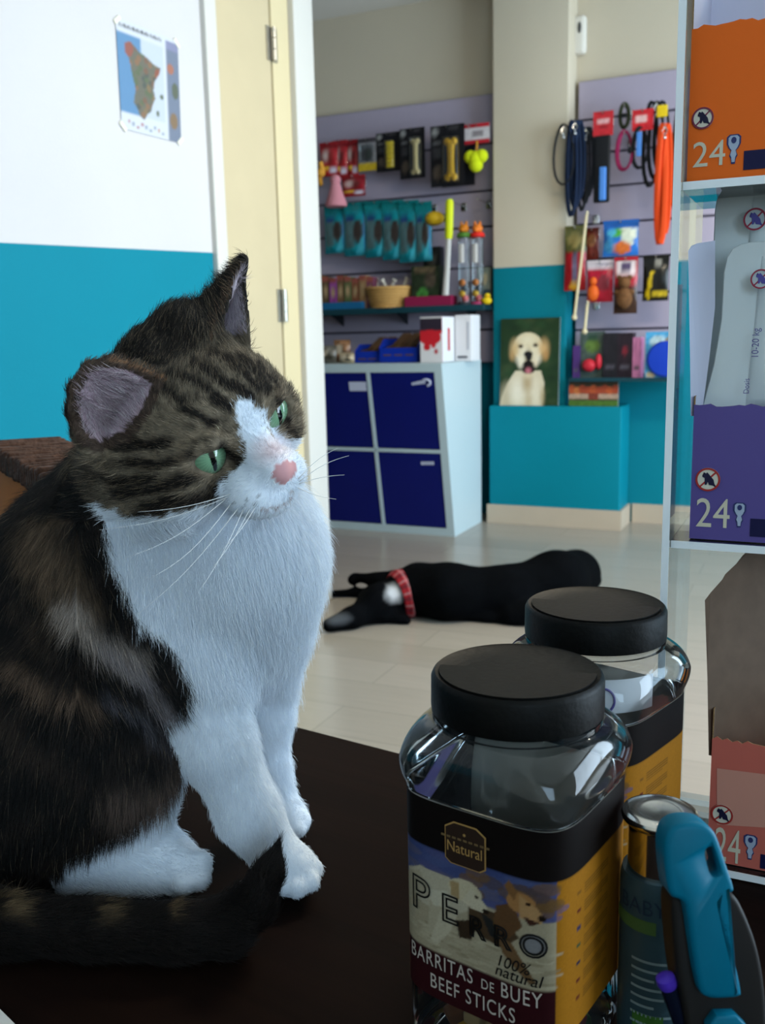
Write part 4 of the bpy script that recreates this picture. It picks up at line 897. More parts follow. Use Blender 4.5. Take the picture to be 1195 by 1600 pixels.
# arc length table for the label, starting at the middle of the front (-y) face and going to the right
_tt = np.linspace(-math.pi / 2, 1.5 * math.pi, 1441); _pp = np.array([sup(t, 1.0, 5.0) for t in _tt])
_ll = np.concatenate([[0], np.cumsum(np.hypot(*np.diff(_pp, axis=0).T))]); PERIM = _ll[-1]
def jar_pt(s, z, off=0.0, size=None):
    """s: arc length in half-widths from the front centre"""
    s = s % PERIM; i = min(np.searchsorted(_ll, s), len(_ll) - 2); i = max(i, 1); f_ = (s - _ll[i - 1]) / (_ll[i] - _ll[i - 1] + 1e-12)
    q = _pp[i - 1] * (1 - f_) + _pp[i] * f_; tg = _pp[i] - _pp[i - 1]; nn = np.array([tg[1], -tg[0]]); nn /= np.linalg.norm(nn) + 1e-12
    q = q * (size or JB) + nn * off
    return (q[0], q[1], z)
def label_pic():
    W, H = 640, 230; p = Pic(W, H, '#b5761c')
    px = lambda s: (s / PERIM + 0.5) % 1.0       # front centre in the middle of the raster
    fr = 0.93                                    # half width of the picture field
    for base in (0.0, PERIM / 2):
        X = lambda a: px(base + (a * 2 - 1) * fr) if base == 0 else (px(base - .0001 + (a * 2 - 1) * fr))
        def seg(a0, a1, y0, y1, c, al=1.0):
            x0, x1 = X(a0), X(a1)
            if x0 <= x1: p.rect(x0, y0, x1, y1, c, al)
            else: p.rect(x0, y0, 1.01, y1, c, al); p.rect(-.01, y0, x1, y1, c, al)
        k = 2 * fr / PERIM
        def E(a, y, ra, ry, c, al=1.0, ang=0): 
            for sh in (0, -1, 1): p.ell((X(0.5) - .5 * k + a * k) + sh, y, ra * k, ry, c, al, ang * .4)
        def PL(P, c, al=1.0):
            for sh in (0, -1, 1): p.poly([((X(.5) - .5 * k + a * k) + sh, y) for a, y in P], c, al)
        seg(0, 1, .23, .5, '#4a5584'); seg(0, 1, .42, .76, '#b7a88a')
        for j in range(40): E(r_.random(), r_.uniform(.24, .42), .09, .02, r_.choice(['#3f4c80', '#56608c', '#6a6478', '#5a5a86']), .6)
        for j in range(14): E(r_.uniform(.45, 1), r_.uniform(.26, .38), .08, .03, r_.choice(['#7a5a34', '#6a5238', '#594a4a']), .7)
        for j in range(70): E(r_.random(), r_.uniform(.58, .76), .05, .008, r_.choice(['#c3b596', '#a89a7c', '#cdbf9f', '#9a8a6c']), .7)
        # two running dogs: the pale one on the left, the brown one behind on the right
        PL([(.02, .40), (.15, .345), (.36, .35), (.48, .40), (.5, .47), (.38, .53), (.3, .55), (.1, .52), (.03, .56)], '#cdc0a4'); PL([(.06, .5), (.12, .52), (.1, .63), (.05, .65)], '#b9ab8f')
        PL([(.22, .5), (.32, .5), (.27, .64), (.2, .67)], '#c4b698'); PL([(.3, .52), (.42, .5), (.36, .62), (.26, .72), (.22, .7)], '#d2c4a6')
        PL([(.48, .44), (.7, .44), (.8, .52), (.7, .6), (.56, .58), (.48, .54)], '#54402c'); PL([(.66, .54), (.76, .56), (.9, .72), (.86, .73), (.7, .62)], '#7c5c3c'); PL([(.4, .55), (.56, .5), (.5, .62), (.42, .63)], '#3f3022')
        E(.46, .385, .11, .055, '#d9c9a6'); PL([(.5, .36), (.6, .42), (.6, .46), (.5, .46), (.44, .44)], '#dccdae'); PL([(.02, .42), (.14, .37), (.2, .44), (.1, .54), (.03, .55)], '#b8aa8c', .7); PL([(.2, .45), (.34, .42), (.36, .50), (.24, .52)], '#ded3b8', .8); E(.595, .45, .02, .013, '#2a2018'); E(.535, .395, .012, .008, '#2a2018'); PL([(.36, .36), (.42, .355), (.42, .44), (.37, .43)], '#b89a6c')
        PL([(.66, .40), (.76, .36), (.82, .46), (.74, .54), (.64, .50)], '#6a4a2e'); E(.81, .35, .085, .05, '#b4804c'); PL([(.80, .31), (.90, .36), (.94, .40), (.92, .43), (.80, .42)], '#c29462'); E(.925, .405, .022, .014, '#20160f'); E(.85, .345, .013, .008, '#2a1a10'); PL([(.71, .29), (.74, .255), (.79, .30), (.77, .35)], '#8a6038'); PL([(.82, .41), (.92, .425), (.86, .45)], '#4a2c20')
        PL([(.56, .46), (.64, .48), (.68, .57), (.62, .56)], '#2a2a28'); E(.88, .535, .07, .05, '#8f8c8c'); 
        seg(0, 1, .757, 1.01, '#3a1418')
    p.rect(0, 0, 1, .233, '#17110f')
    # grey printed paragraphs and little flags on the right hand face
    for side in (2.0, -2.0, 6.0):
        for j in range(7):
            y = .33 + j * .086; xs = px(side - .78)
            p.rect(xs, y, xs + .012, y + .018, ['#8a5a20', '#6a2a20', '#3a3a5a', '#4a5a3a', '#2f2f4a', '#6a2a20', '#7a3a20'][j])
            for q in range(4): 
                x0 = px(side - .62); p.rect(x0, y - .012 + q * .014, x0 + .085 - .02 * (q == 3), y - .006 + q * .014, '#6f4a18', .8)
    for y in (.34, .44, .53): p.ell(px(-1.22), y, .012, .04, '#cbb98e'); p.ell(px(-1.22), y, .008, .03, '#b5761c')
    p.noise(.05, 1); p.a *= .62  # whole print darkened to carry the dim foreground light
    return p
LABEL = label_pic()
def jar(name, label, loc, rotz, full=True):
    t = thing(name, label, 'jar', loc, rotz, 'jars of dog chews on the table')
    mb = MB(); rg = [sring(JB * .86, 4, .001), sring(JB * .96, 5, .004), sring(JB * 1.0, 5, .010), sring(JB, 5, J_L0 - .002), sring(JB, 5, J_L1 + .001), sring(JB * 1.02, 5, J_BD - .001)]
    N = 9
    for i in range(N + 1):
        f_ = i / N; z = J_BD + (J_SH - J_BD) * f_; rg.append(sring(JB * 1.02 + (JS - JB * 1.02) * math.sin(f_ * math.pi / 2), 5 - .6 * f_, z))
    for i in range(1, 13):
        f_ = i / 12; z = J_SH + (J_LB - .001 - J_SH) * math.sin(f_ * math.pi / 2)
        s_ = JS + (J_LR * .90 - JS) * (1 - math.cos(f_ * math.pi / 2)); rg.append(sring(s_, 4.4 - 2.4 * f_ ** .8, z))
    rg.append(sring(J_LR * .90, 2, J_LB + .006)); mb.rings(rg, cap0=True, cap1=False); mb.build('jar_body', jar_clear, t, auto=False)
    mb = MB(); mb.lathe([(J_LR * .93, J_LB - .0015), (J_LR * .99, J_LB - .0012), (J_LR * .99, J_LB + .001), (J_LR * .93, J_LB + .001)], 60, cap0=False, cap1=False); mb.build('neck_ring', jar_clear, t)
    prof = [(J_LR * .94, J_LB + .0015), (J_LR * .995, J_LB + .002), (J_LR * 1.0, J_LB + .004), (J_LR * .995, J_LT - .0024), (J_LR * .975, J_LT - .0008), (J_LR * .95, J_LT), (J_LR * .93, J_LT - .0005), (J_LR * .5, J_LT - .0004), (.0003, J_LT - .0003)]
    lid = MB().lathe(prof, 96).build('lid', lid_black, t)
    ang = np.linspace(R(-158), R(22), 40)        # the hinged half of the lid
    P_ = [(J_LR * .9 * math.cos(a), J_LR * .9 * math.sin(a)) for a in ang]
    mb = MB(); mb.prism(P_, .0010, 'xy', J_LT - .0006); mb.build('flap', lid_black, lid)
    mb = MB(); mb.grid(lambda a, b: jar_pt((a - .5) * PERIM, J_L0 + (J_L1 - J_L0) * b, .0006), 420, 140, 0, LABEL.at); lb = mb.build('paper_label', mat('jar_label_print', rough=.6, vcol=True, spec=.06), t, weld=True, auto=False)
    mb = MB(); mb.grid(lambda a, b: jar_pt((a - .5) * PERIM, J_L0 + (J_L1 - J_L0) * b, .0003), 120, 8); mb.build('label_backing', mat('label_paper_back', '#b5aea2', .7), t, weld=True, auto=False)
    H = J_L1 - J_L0; fr = .93
    def put(V, Fs, a0, b0, name_, m, off=.0012, shear=0.0, slope=0.0, base=0.0):
        P_ = [jar_pt(base + (a0 * 2 - 1) * fr + (x + shear * y) / JB, J_L0 + H * b0 + y + slope * x, off) for x, y in V]
        mb = MB(); mb.add(P_, Fs, smooth=False); return mb.build(name_, m, lb, auto=False)
    silver = mat('label_silver_ink', '#b9aca0', .5); gold = mat('label_gold_ink', '#a8814a', .5); black = mat('label_black_ink', '#12100f', .5)
    if full:
        V, Fs = text_shape('BARRITAS', .0098, 'LEFT', .70, 1.12); put(V, Fs, .06, .165, 'lettering', silver)
        V, Fs = text_shape('DE', .0066, 'LEFT', .75, 1.1); put(V, Fs, .565, .165, 'lettering', silver)
        V, Fs = text_shape('BUEY', .0098, 'LEFT', .70, 1.12); put(V, Fs, .69, .165, 'lettering', silver)
        V, Fs = text_shape('BEEF STICKS', .0098, 'CENTER', .70, 1.12); put(V, Fs, .50, .055, 'lettering', silver)
        V, Fs = text_shape('100%', .0075, 'CENTER', .9); put(V, Fs, .76, .315, 'lettering', black, shear=.25)
        V, Fs = text_shape('natural', .0075, 'CENTER', .95); put(V, Fs, .79, .265, 'lettering', black, shear=.25)
        for ch, a, sz in (('P', .15, .022), ('E', .36, .018), ('R', .54, .013), ('R', .70, .013), ('O', .88, .014)):
            V, Fs = text_shape(ch, sz, 'CENTER', 1.0, outline=.00042); put(V, Fs, a, .43 if ch in 'PE' else .41, 'lettering', mat('label_charcoal_ink', '#171412', .6), off=.0012)
        pl = [(-.36, -.5), (-.26, -.62), (.26, -.62), (.36, -.5), (.36, .42), (.2, .6), (-.2, .6), (-.36, .42)]
        sc = .0255
        def ringpoly(k): return [(x * sc * k, y * sc * .58 * k) for x, y in pl]
        put(ringpoly(1.06), [tuple(range(8))], .47, .84, 'plaque', gold, off=.0013); put(ringpoly(1.0), [tuple(range(8))], .47, .84, 'plaque', mat('plaque_brown', '#2a1c14', .5), off=.0016)
        V, Fs = text_shape('Natural', .0068, 'CENTER', .82); put(V, Fs, .47, .80, 'lettering', gold, off=.0020)
        put([(.0009 * math.cos(a) * (1 if i % 2 else .5), .0009 * math.sin(a) * (1 if i % 2 else .5)) for i, a in enumerate(np.linspace(0, 2 * math.pi, 13)[:-1])], [tuple(range(12))], .47, .895, 'star', gold, off=.0020)
        for k in range(9): put([(-.0009, -.0005), (.0009, -.0005), (.0009, .0005), (-.0009, .0005)], [(0, 1, 2, 3)], .33 + k * .036, .868, 'lettering', mat('label_dim_gold', '#6a5436', .5), off=.0020)
    return t
J1 = jar('treat_jar', 'square clear plastic jar with black lid, nearest one with the running dogs label', (JP[0], JP[1], T + .0004), R(-36))
d2 = ray(930, 944); k2 = (T + J_LT - CAM[2]) / d2[2]; JP2 = CAM + d2 * k2
J2 = jar('treat_jar', 'second clear jar with black lid behind the front jar, partly behind the clear stand', (JP2[0], JP2[1], T + .0004), R(-42), full=False)
# paper note showing through the shoulder of the second jar
camdir = math.atan2(-JP2[1], -JP2[0]) - R(-42)
mb = MB(); mb.grid(lambda a, b: ((JB * .93) * math.cos(camdir + (a - .38) * 1.5), (JB * .93) * math.sin(camdir + (a - .38) * 1.5), J_L1 + .002 + b * (J_SH + .004 - J_L1)), 20, 6)
nt_ = mb.build('paper_note', mat('white_note_paper', '#dcdde2', .6), J2); nt_['label'] = 'white paper note with a purple ring drawn on it'
mb = MB(); zc_ = (J_L1 + J_SH) / 2 + .002
mb.tube([((JB * .945) * math.cos(camdir + .12 + .16 * math.cos(a)), (JB * .945) * math.sin(camdir + .12 + .16 * math.cos(a)), zc_ + .0065 * math.sin(a)) for a in np.linspace(-2, 2, 20)], .0006, 6)
mb.build('ink_ring', mat('purple_ink', '#5a5090', .5), nt_)
# treats lying in the bottom of both jars
for J, lab in ((J1, 'coloured chew pieces in the foot of the nearest jar'), (J2, 'coloured chew pieces in the foot of the second jar')):
    mb = MB(); mm = []
    for k in range(80):
        a, rr = r_.uniform(0, 6.28), JB * .62 * math.sqrt(r_.random()); z = .009 + .022 * r_.random()
        M = Matrix.Rotation(r_.uniform(0, 3.1), 3, 'Z') @ Matrix.Rotation(r_.uniform(-.4, .4), 3, 'Y')
        mb.box((rr * math.cos(a), rr * math.sin(a), z), (.020, .009, .006), M, mi=k % 5, bev=.002)
    o = mb.build('dog_treats', [mat('treat_' + n_, c_, .6) for n_, c_ in (('green', '#5d7d2c'), ('yellow', '#c99a2c'), ('red', '#a03a2c'), ('brown', '#6e4426'), ('cream', '#c9ac7c'))])
    o.location = (J.location.x, J.location.y, T + .0004); o.rotation_euler = J.rotation_euler; tag(o, lab, 'treats', 'chew pieces inside the jars', 'stuff')

# ------------------------------------------------------------------ clear acrylic stand with three torn cartons
V_ST = float(on_z(1105, 1357, T) @ E2)           # plane of the carton fronts
acr = clear_mat('clear_acrylic', tint='#e6edf0', rough=.05, haze=.012, spec=1.1)
acr_edge = mat('acrylic_edge_light', '#f6fafc', .1, coat=.6)  # opaque white paints in the light gathered at cut acrylic edges
u_l = on_v(1037, 700, V_ST - .012)[0]
SD = .088; SW = .150
Z_SH = [T + .0005, on_v(1085, 838, V_ST)[1] - .0065, on_v(1085, 280, V_ST)[1] - .0065]
z_top = T + .62
st = thing('display_stand', 'clear acrylic shelf stand holding three medicine cartons at the right', 'display stand', uvz(u_l, V_ST - .012, T), ROOM)
def plate(name, x0, x1, y0, y1, z0, z1, edge_front=True):
    o = MB().box(((x0 + x1) / 2, (y0 + y1) / 2, (z0 + z1) / 2), (x1 - x0, y1 - y0, z1 - z0)).build(name, acr, st)
    e = MB().box(((x0 + x1) / 2, y0 - .0004, (z0 + z1) / 2), (x1 - x0, .0008, z1 - z0)).build('painted_edge_light', acr_edge, o)
    return o
plate('side_panel', .0006, .0046, 0, SD + .012, 0.0004, z_top - T); plate('side_panel', SW, SW + .0046, 0, SD + .012, .0004, z_top - T)
for z in Z_SH: plate('shelf', .0048, SW - .0002, .006, SD + .0088, z - T + .0004, z - T + .0046)

def nocat(parent, c, r, tilt=0.0, ring='#a8322e', cat_='#1d1a38', disc='#d9d2c0', y=0.0):
    x0, z0 = c
    mb = MB(); n = 36
    mb.add([(x0, y - .0002, z0)] + [(x0 + r * math.cos(2 * math.pi * k / n), y - .0002, z0 + r * math.sin(2 * math.pi * k / n)) for k in range(n)], [(0, k + 1, (k + 1) % n + 1) for k in range(n)], 0)
    P_ = [(x0 + q * r * math.cos(2 * math.pi * k / n), y - .0006, z0 + q * r * math.sin(2 * math.pi * k / n)) for q in (.84, 1.0) for k in range(n)]
    mb.add(P_, [(k, (k + 1) % n, n + (k + 1) % n, n + k) for k in range(n)], 1)
    c_, s_ = math.cos(R(45)), math.sin(R(45)); wd = r * .07
    mb.add([(x0 + r * (c_ * a - s_ * b * .07), y - .0004, z0 + r * (s_ * a + c_ * b * .07)) for a, b in ((-.9, -1), (.9, -1), (.9, 1), (-.9, 1))], [(0, 1, 2, 3)], 1)
    cat_p = [(-.34, .62), (-.28, .46), (-.46, .34), (-.46, .22), (-.26, .12), (-.2, -.1), (-.24, -.46), (-.1, -.46), (0, -.2), (.1, -.46), (.42, -.5), (.62, -.66), (.66, -.52), (.5, -.3), (.46, .0), (.2, .3), (.04, .5), (-.08, .62), (-.16, .5)]
    m2 = MB(); bm = bmesh.new()
    f = bm.faces.new([bm.verts.new((x0 + a * r, y - .0005, z0 + b * r)) for a, b in cat_p]); bmesh.ops.triangulate(bm, faces=[f]); bm.verts.index_update()
    mb.add([tuple(v.co) for v in bm.verts], [tuple(v.index for v in q.verts) for q in bm.faces], 2); bm.free()
    return mb.build('warning_sign', [mat('sign_disc_' + disc[1:], disc, .5), mat('sign_ring_' + ring[1:], ring, .5), mat('sign_cat_' + cat_[1:], cat_, .5)], parent, auto=False)
def flat_poly(parent, name, P_, y, m):
    bm = bmesh.new(); f = bm.faces.new([bm.verts.new((a, y, b)) for a, b in P_]); bmesh.ops.triangulate(bm, faces=[f]); bm.verts.index_update()
    mb = MB(); mb.add([tuple(v.co) for v in bm.verts], [tuple(v.index for v in q.verts) for q in bm.faces]); bm.free(); return mb.build(name, m, parent, auto=False)
cream_ink = mat('cream_ink', '#d3cbb4', .55); navy_ink = mat('navy_ink', '#141440', .5)
brown_board = mat('raw_brown_cardboard', '#6a5546', .8, vary=.12, vscale=90); raw_edge = mat('torn_card_edge', '#b08a60', .9, bump=.5, bscale=900)
white_inner = mat('white_card_inside', '#cfcfe2', .6, vary=.04)

def carton(name, label, m_front, xl, y_top, y_bot, zsh, side_poly_px, inner, back_h, y_24, ring_px, w=.118, torn=0.0008, panel=None, ring='#a8322e'):
    """open-topped carton with its low front torn away; x to the right from the left front edge"""
    u0, zb = on_v(xl, y_bot, V_ST); z0 = zsh + .0052
    t = thing(name, label, 'carton', uvz(u0, V_ST, z0), ROOM, 'medicine cartons in the clear stand')
    h = on_v(xl, y_top, V_ST)[1] - z0; D = SD - .012; th = .0007
    W = min(w, SW - .008 - (u0 - u_l))
    n = 40; rr = random.Random(int(xl))
    top = [h + rr.uniform(-torn, torn) + .0006 * math.sin(k * .9) for k in range(n + 1)]
    mb = MB()
    P_ = []; 
    for k in range(n + 1):
        x = W * k / n; P_ += [(x, 0, 0), (x, 0, top[k]), (x, th, top[k]), (x, th, 0)]
    Fc = []
    for k in range(n):
        a, b = 4 * k, 4 * (k + 1)
        Fc += [(a, b, b + 1, a + 1), (a + 2, b + 2, b + 3, a + 3)]
    mb.add(P_, Fc, 0, smooth=False); mb.add(P_, [(4 * k + 1, 4 * k + 5, 4 * k + 6, 4 * k + 2) for k in range(n)], 1, smooth=False)
    mb.build('front_panel', [m_front, raw_edge], t, auto=False)
    sp = []
    for q in side_poly_px:
        v, z = on_u(q[0], q[1], u0); sp.append((min(max(v - V_ST, th), D), z - z0))
    sp = [(th, 0.0)] + sp + [(D, max(sp[-1][1], .02)), (D, 0.0)]
    for s_, x in ((0, 0.0), (1, W - th)):
        mb = MB(); m = len(sp)
        A = [(x, a, b) for a, b in sp] + [(x + th, a, b) for a, b in sp]
        mb.add(A, [tuple(range(m)), ], 0, smooth=False); mb.add(A, [tuple(range(2 * m - 1, m - 1, -1))], 1, smooth=False)
        mb.add(A, [(i, i + m, (i + 1) % m + m, (i + 1) % m) for i in range(m)], 2, smooth=False)
        mb.build('side_panel', [m_front, inner, raw_edge] if s_ == 0 else [inner, m_front, raw_edge], t, auto=False)
    MB().box((W / 2, D - th / 2, back_h / 2), (W, th, back_h)).build('back_panel', inner, t)
    MB().box((W / 2, D / 2, th / 2), (W - .001, D - .001, th)).build('bottom_panel', brown_board, t)
    px = lambda a, b: (lambda q: (q[0] - u0, q[1] - z0))(on_v(a, b, V_ST))
    if panel: flat_poly(t, 'pale_field', [px(*q) for q in panel], -.0003, mat('pale_pink_ink', '#cf9280', .55))
    c0 = px(ring_px[0], ring_px[1]); r0 = (px(ring_px[0] + ring_px[2], ring_px[1])[0] - c0[0]); nocat(t, c0, r0, ring=ring, y=-.0003)
    return t, px, W
def digits24(t, px, x0, x1, yt, yb):
    a = px(x0, yb); b = px(x1, yt); V, Fs = text_shape('24', 1.0, 'LEFT'); V = np.array(V); mn, mx_ = V.min(0), V.max(0)
    V = [(a[0] + (x - mn[0]) / (mx_[0] - mn[0]) * (b[0] - a[0]), -.0005, a[1] + (y - mn[1]) / (mx_[1] - mn[1]) * (b[1] - a[1]) + 0 * x) for x, y in V]
    MB().add(V, Fs, smooth=False).build('lettering', cream_ink, t, auto=False)
def pipette(t, px, xc, yt, yb):
    a = px(xc, yt); b = px(xc, yb); H = a[1] - b[1]; x0 = a[0]; z1 = a[1]
    out = [(-.15, 0), (.15, 0), (.25, -.08), (.25, -.32), (.17, -.47), (.09, -.55), (.15, -.72), (.09, -.82), (.07, -1), (-.07, -1), (-.09, -.82), (-.15, -.72), (-.09, -.55), (-.17, -.47), (-.25, -.32), (-.25, -.08)]
    flat_poly(t, 'pipette_icon', [(x0 + x * H * .95, z1 + z * H) for x, z in out], -.0004, mat('icon_navy', '#30386a', .5))
    flat_poly(t, 'pipette_icon', [(x0 + x * H * .72, z1 + (z * .9 - .04) * H) for x, z in out], -.0006, mat('icon_pale', '#a9b4c8', .5))
    flat_poly(t, 'pipette_icon', [(x0 + .09 * H * math.cos(k), z1 - .2 * H + .11 * H * math.sin(k)) for k in np.linspace(0, 6.28, 13)[:-1]], -.0008, mat('icon_navy', '#30386a'))
def navy_bar(t, px, x0, yt, yb, W):
    a = px(x0, yb); b = px(x0 + 2, yt); flat_poly(t, 'navy_band', [(a[0], a[1]), (W - .002, a[1]), (W - .002, b[1]), (a[0], b[1])], -.0004, navy_ink)
t, px, W = carton('medicine_carton', 'orange medicine carton marked 24 on the top shelf of the clear stand', mat('orange_carton', '#f06a18', .5, vary=.04), 1073, 46, 274, Z_SH[2], [(1072, 44), (1072, -60), (1092, -80)], white_inner, .125, 0, (1098, 185, 17), ring='#7a3048')
digits24(t, px, 1082, 1134, 218, 262); pipette(t, px, 1147, 210, 256); navy_bar(t, px, 1161, 236, 266, W)
t2, px, W = carton('medicine_carton', 'purple medicine carton marked 24 with blister packs on the middle shelf', mat('purple_carton', '#5c4f90', .5, vary=.04), 1077, 633, 829, Z_SH[1], [(1077, 630), (1079, 622)], white_inner, .145, 0, (1106, 749, 19.5))
digits24(t2, px, 1087, 1141, 780, 822); pipette(t2, px, 1156, 785, 824); navy_bar(t2, px, 1171, 810, 838, W)
t3, px, W = carton('medicine_carton', 'pink medicine carton marked 24 with a torn brown flap on the bottom shelf', mat('pink_carton', '#c8685a', .5, vary=.04), 1104, 1152, 1352, Z_SH[0], [(1104, 1146), (1106, 1138)], brown_board, .105, 0, (1128, 1272, 17.5), torn=.0012, panel=[(1120, 1200), (1215, 1212), (1215, 1294), (1120, 1288)])
digits24(t3, px, 1116, 1158, 1298, 1342); pipette(t3, px, 1173, 1304, 1343); navy_bar(t3, px, 1187, 1334, 1356, W)

def flap(t, pts, m, label):
    o_ = np.array(t.location); A = []
    for k in (0.0, .0007):
        for x, y, dv_ in pts:
            u, z = on_v(x, y, V_ST + dv_ + k); A.append((u - float(o_ @ E1), dv_ + k, z - o_[2]))
    n = len(pts); mb = MB(); mb.add(A, [tuple(range(n)), tuple(range(2 * n - 1, n - 1, -1))], 0, smooth=False); mb.add(A, [(i, (i + 1) % n, (i + 1) % n + n, i + n) for i in range(n)], 1, smooth=False)
    o = mb.build('inner_flap', [m, raw_edge], t, auto=False); o['label'] = label
flap(t2, [(1079, 650, .0015), (1078, 560, .0015), (1075, 392, .0015), (1080, 384, .003), (1090, 380, .008), (1117, 376, .019), (1117, 480, .019), (1108, 560, .015), (1096, 650, .010)], white_inner, 'white folded inner flap')
flap(t3, [(1107, 1180, .0015), (1105, 1060, .0015), (1101, 938, .0015), (1110, 926, .004), (1128, 906, .010), (1133, 897, .012), (1150, 881, .018), (1160, 868, .022), (1172, 857, .026), (1194, 838, .034), (1215, 815, .042), (1215, 1200, .042)], brown_board, 'torn raw brown inside flap')
# blister packs leaning in the purple carton
blist = mat('frosted_blister', '#dfe6e6', .28, trans=.1, vary=.03); ink = mat('violet_ink', '#5c548f', .5)
def blister_pack(label, v, left, top_y, right_add, sign, txt):
    t = thing('blister_pack', label, 'blister pack', uvz(0, v, 0), ROOM, 'blister packs in the purple carton')
    L = [on_v(a, b, v) for a, b in left]; xr = L[-1][0] + right_add; zt = max(z for _, z in L)
    R_ = [(2 * (xr) - a, b) for a, b in L[::-1]]
    poly = L + R_
    o = MB().prism(poly, .0016, 'xz').build('sheet', blist, t)
    bm = bmesh.new(); bm.from_mesh(o.data); bmesh.ops.bevel(bm, geom=[e for e in bm.edges], offset=.0005, segments=2, affect='EDGES'); bm.to_mesh(o.data); bm.free()
    cx_, z1 = xr, zt - .008; z0 = min(z for _, z in L) + .002
    w0 = (xr - L[-2][0]) * .62
    mb = MB()
    def pocket(a, b):
        s_ = b; ww = w0 * (.62 + .45 * (1 - s_)) ; bul = (max(0, math.sin(math.pi * a)) ** .5) * (max(0, math.sin(math.pi * min(1, s_ * 1.02))) ** .35)
        return (cx_ + (a - .5) * 2 * ww, -.0016 - .006 * bul * (.8 + .2 * math.sin(9 * s_)), z0 + (z1 - z0) * s_)
    mb.grid(pocket, 24, 34); mb.build('pocket', blist, t)
    c = on_v(*sign[:2], v); rr = on_v(sign[0] + sign[2], sign[1], v)[0] - c[0]
    nocat(t, c, rr, ring='#9a3348', cat_='#57509a', disc='#b9c2c6', y=-.0088)
    for body, (tx, ty), size in txt:
        a = on_v(tx, ty, v); V, Fs = text_shape(body, size, 'CENTER', .9)
        MB().add([(a[0] - y, -.0090, a[1] + x) for x, y in V], Fs, smooth=False).build('lettering', ink, t, auto=False)
    return t
def bp(label, v, left, half, sign, txt): return blister_pack(label, v, left, 0, half, sign, txt)
bp('frosted blister pack standing taller, behind the other one in the purple carton', V_ST + .040, [(1084, 640), (1101, 540), (1113, 430), (1117, 330), (1120, 312), (1128, 298), (1142, 290), (1158, 287)], .014, (1181, 345, 18), [])
bp('frosted blister pack with violet print, in front of the taller one in the purple carton', V_ST + .022, [(1096, 640), (1115, 570), (1127, 500), (1131, 425), (1136, 402), (1144, 389), (1158, 381), (1176, 378)], .012, (1190, 437, 16), [('10-20 kg', (1187, 536), .0052), ('Dosis', (1172, 602), .0042)])

# ------------------------------------------------------------------ spray can with a silver cap
CPX = (1031, 1266); c_dep = .400
ct = at_depth(*CPX, c_dep); cr_ = 59 / F_PX * c_dep; chh = ct[2] - T
can = thing('spray_can', 'slim grey blue spray can with shiny silver cap before the display stand', 'can', (ct[0], ct[1], T + .0004))
cap_h = .0265
prof = [(cr_ * .9, 0), (cr_ * .98, .001), (cr_ * .98, chh - cap_h - .004), (cr_ * .93, chh - cap_h)]
MB().lathe(prof, 48).build('can_body', mat('can_grey_blue', '#3c5662', .35, .3), can)
prof = [(cr_ * .80, chh - cap_h), (cr_ * .80, chh - .0062), (cr_ * .86, chh - .0055), (cr_ * .98, chh - .0036), (cr_ * 1.0, chh - .0022), (cr_ * .96, chh - .0008), (cr_ * .8, chh), (cr_ * .5, chh - .0006), (.0004, chh - .0008)]
MB().lathe(prof, 64).build('cap', mat('silver_cap', '#d6d2ca', .14, 1.0), can)
ca0 = math.atan2(-ct[1], -ct[0])
def on_can(x, z, off=.0004): a = ca0 + x / (cr_ * .98); return ((cr_ * .98 + off) * math.cos(a), (cr_ * .98 + off) * math.sin(a), z)
zt_ = chh - cap_h - .010
V, Fs = text_shape('BABY', .0098, 'CENTER', .9); MB().add([on_can(x - .0065, zt_ - .004 + y) for x, y in V], Fs).build('lettering', mat('can_navy_ink', '#22364a', .5), can, auto=False)
mb = MB(); mb.grid(lambda a, b: on_can(-.022 + a * .022, zt_ - .0125 + b * .006), 10, 2); mb.build('green_band', mat('can_green_ink', '#4a6a3a', .5), can)
mb = MB(); mb.grid(lambda a, b: on_can(-.009 + a * .013, .022 + b * .012), 8, 4); mb.build('green_field', mat('can_leaf_ink', '#3c6a2c', .5), can)
for k in range(9):
    mb = MB(); mb.grid(lambda a, b: on_can(-.010 + a * (.018 - .004 * (k % 3)), zt_ - .026 - k * .0042 + b * .0012), 10, 1); mb.build('print_line', mat('can_pale_ink', '#7f949a', .5), can)

# ------------------------------------------------------------------ turquoise grooming tool and pen
TD = .335
def px_solid(poly, dep, thick, bev, tilt=0.0, segs=3):
    """outline seen at the given depth turned into a solid of real thickness with rounded edges (world coordinates)"""
    bm = bmesh.new(); vs = [bm.verts.new(at_depth(x, y, dep)) for x, y in poly]; f = bm.faces.new(vs); n_ = Vector(FW)
    ex = bmesh.ops.extrude_face_region(bm, geom=[f]); ev = [e for e in ex['geom'] if isinstance(e, bmesh.types.BMVert)]
    for v in ev: v.co += n_ * thick
    bmesh.ops.recalc_face_normals(bm, faces=bm.faces)
    if bev > 0: bmesh.ops.bevel(bm, geom=[e for e in bm.edges if abs((e.verts[0].co - e.verts[1].co).normalized().dot(n_)) < .5], offset=bev, segments=segs, affect='EDGES', profile=.5)
    me = bpy.data.meshes.new('s'); bm.to_mesh(me); bm.free()
    for p_ in me.polygons: p_.use_smooth = True
    me.set_sharp_from_angle(angle=R(50)); return me
def smooth_poly(P, it=2):
    P = [np.array(p, float) for p in P]
    for _ in range(it):
        Q_ = []
        for i in range(len(P)):
            a, b = P[i], P[(i + 1) % len(P)]; Q_ += [a * .75 + b * .25, a * .25 + b * .75]
        P = Q_
    return P
tbase = at_depth(1140, 1700, TD); 
tool = thing('grooming_tool', 'turquoise handled black grooming tool with a slot, leaning at the bottom right', 'grooming tool', (tbase[0], tbase[1], T))
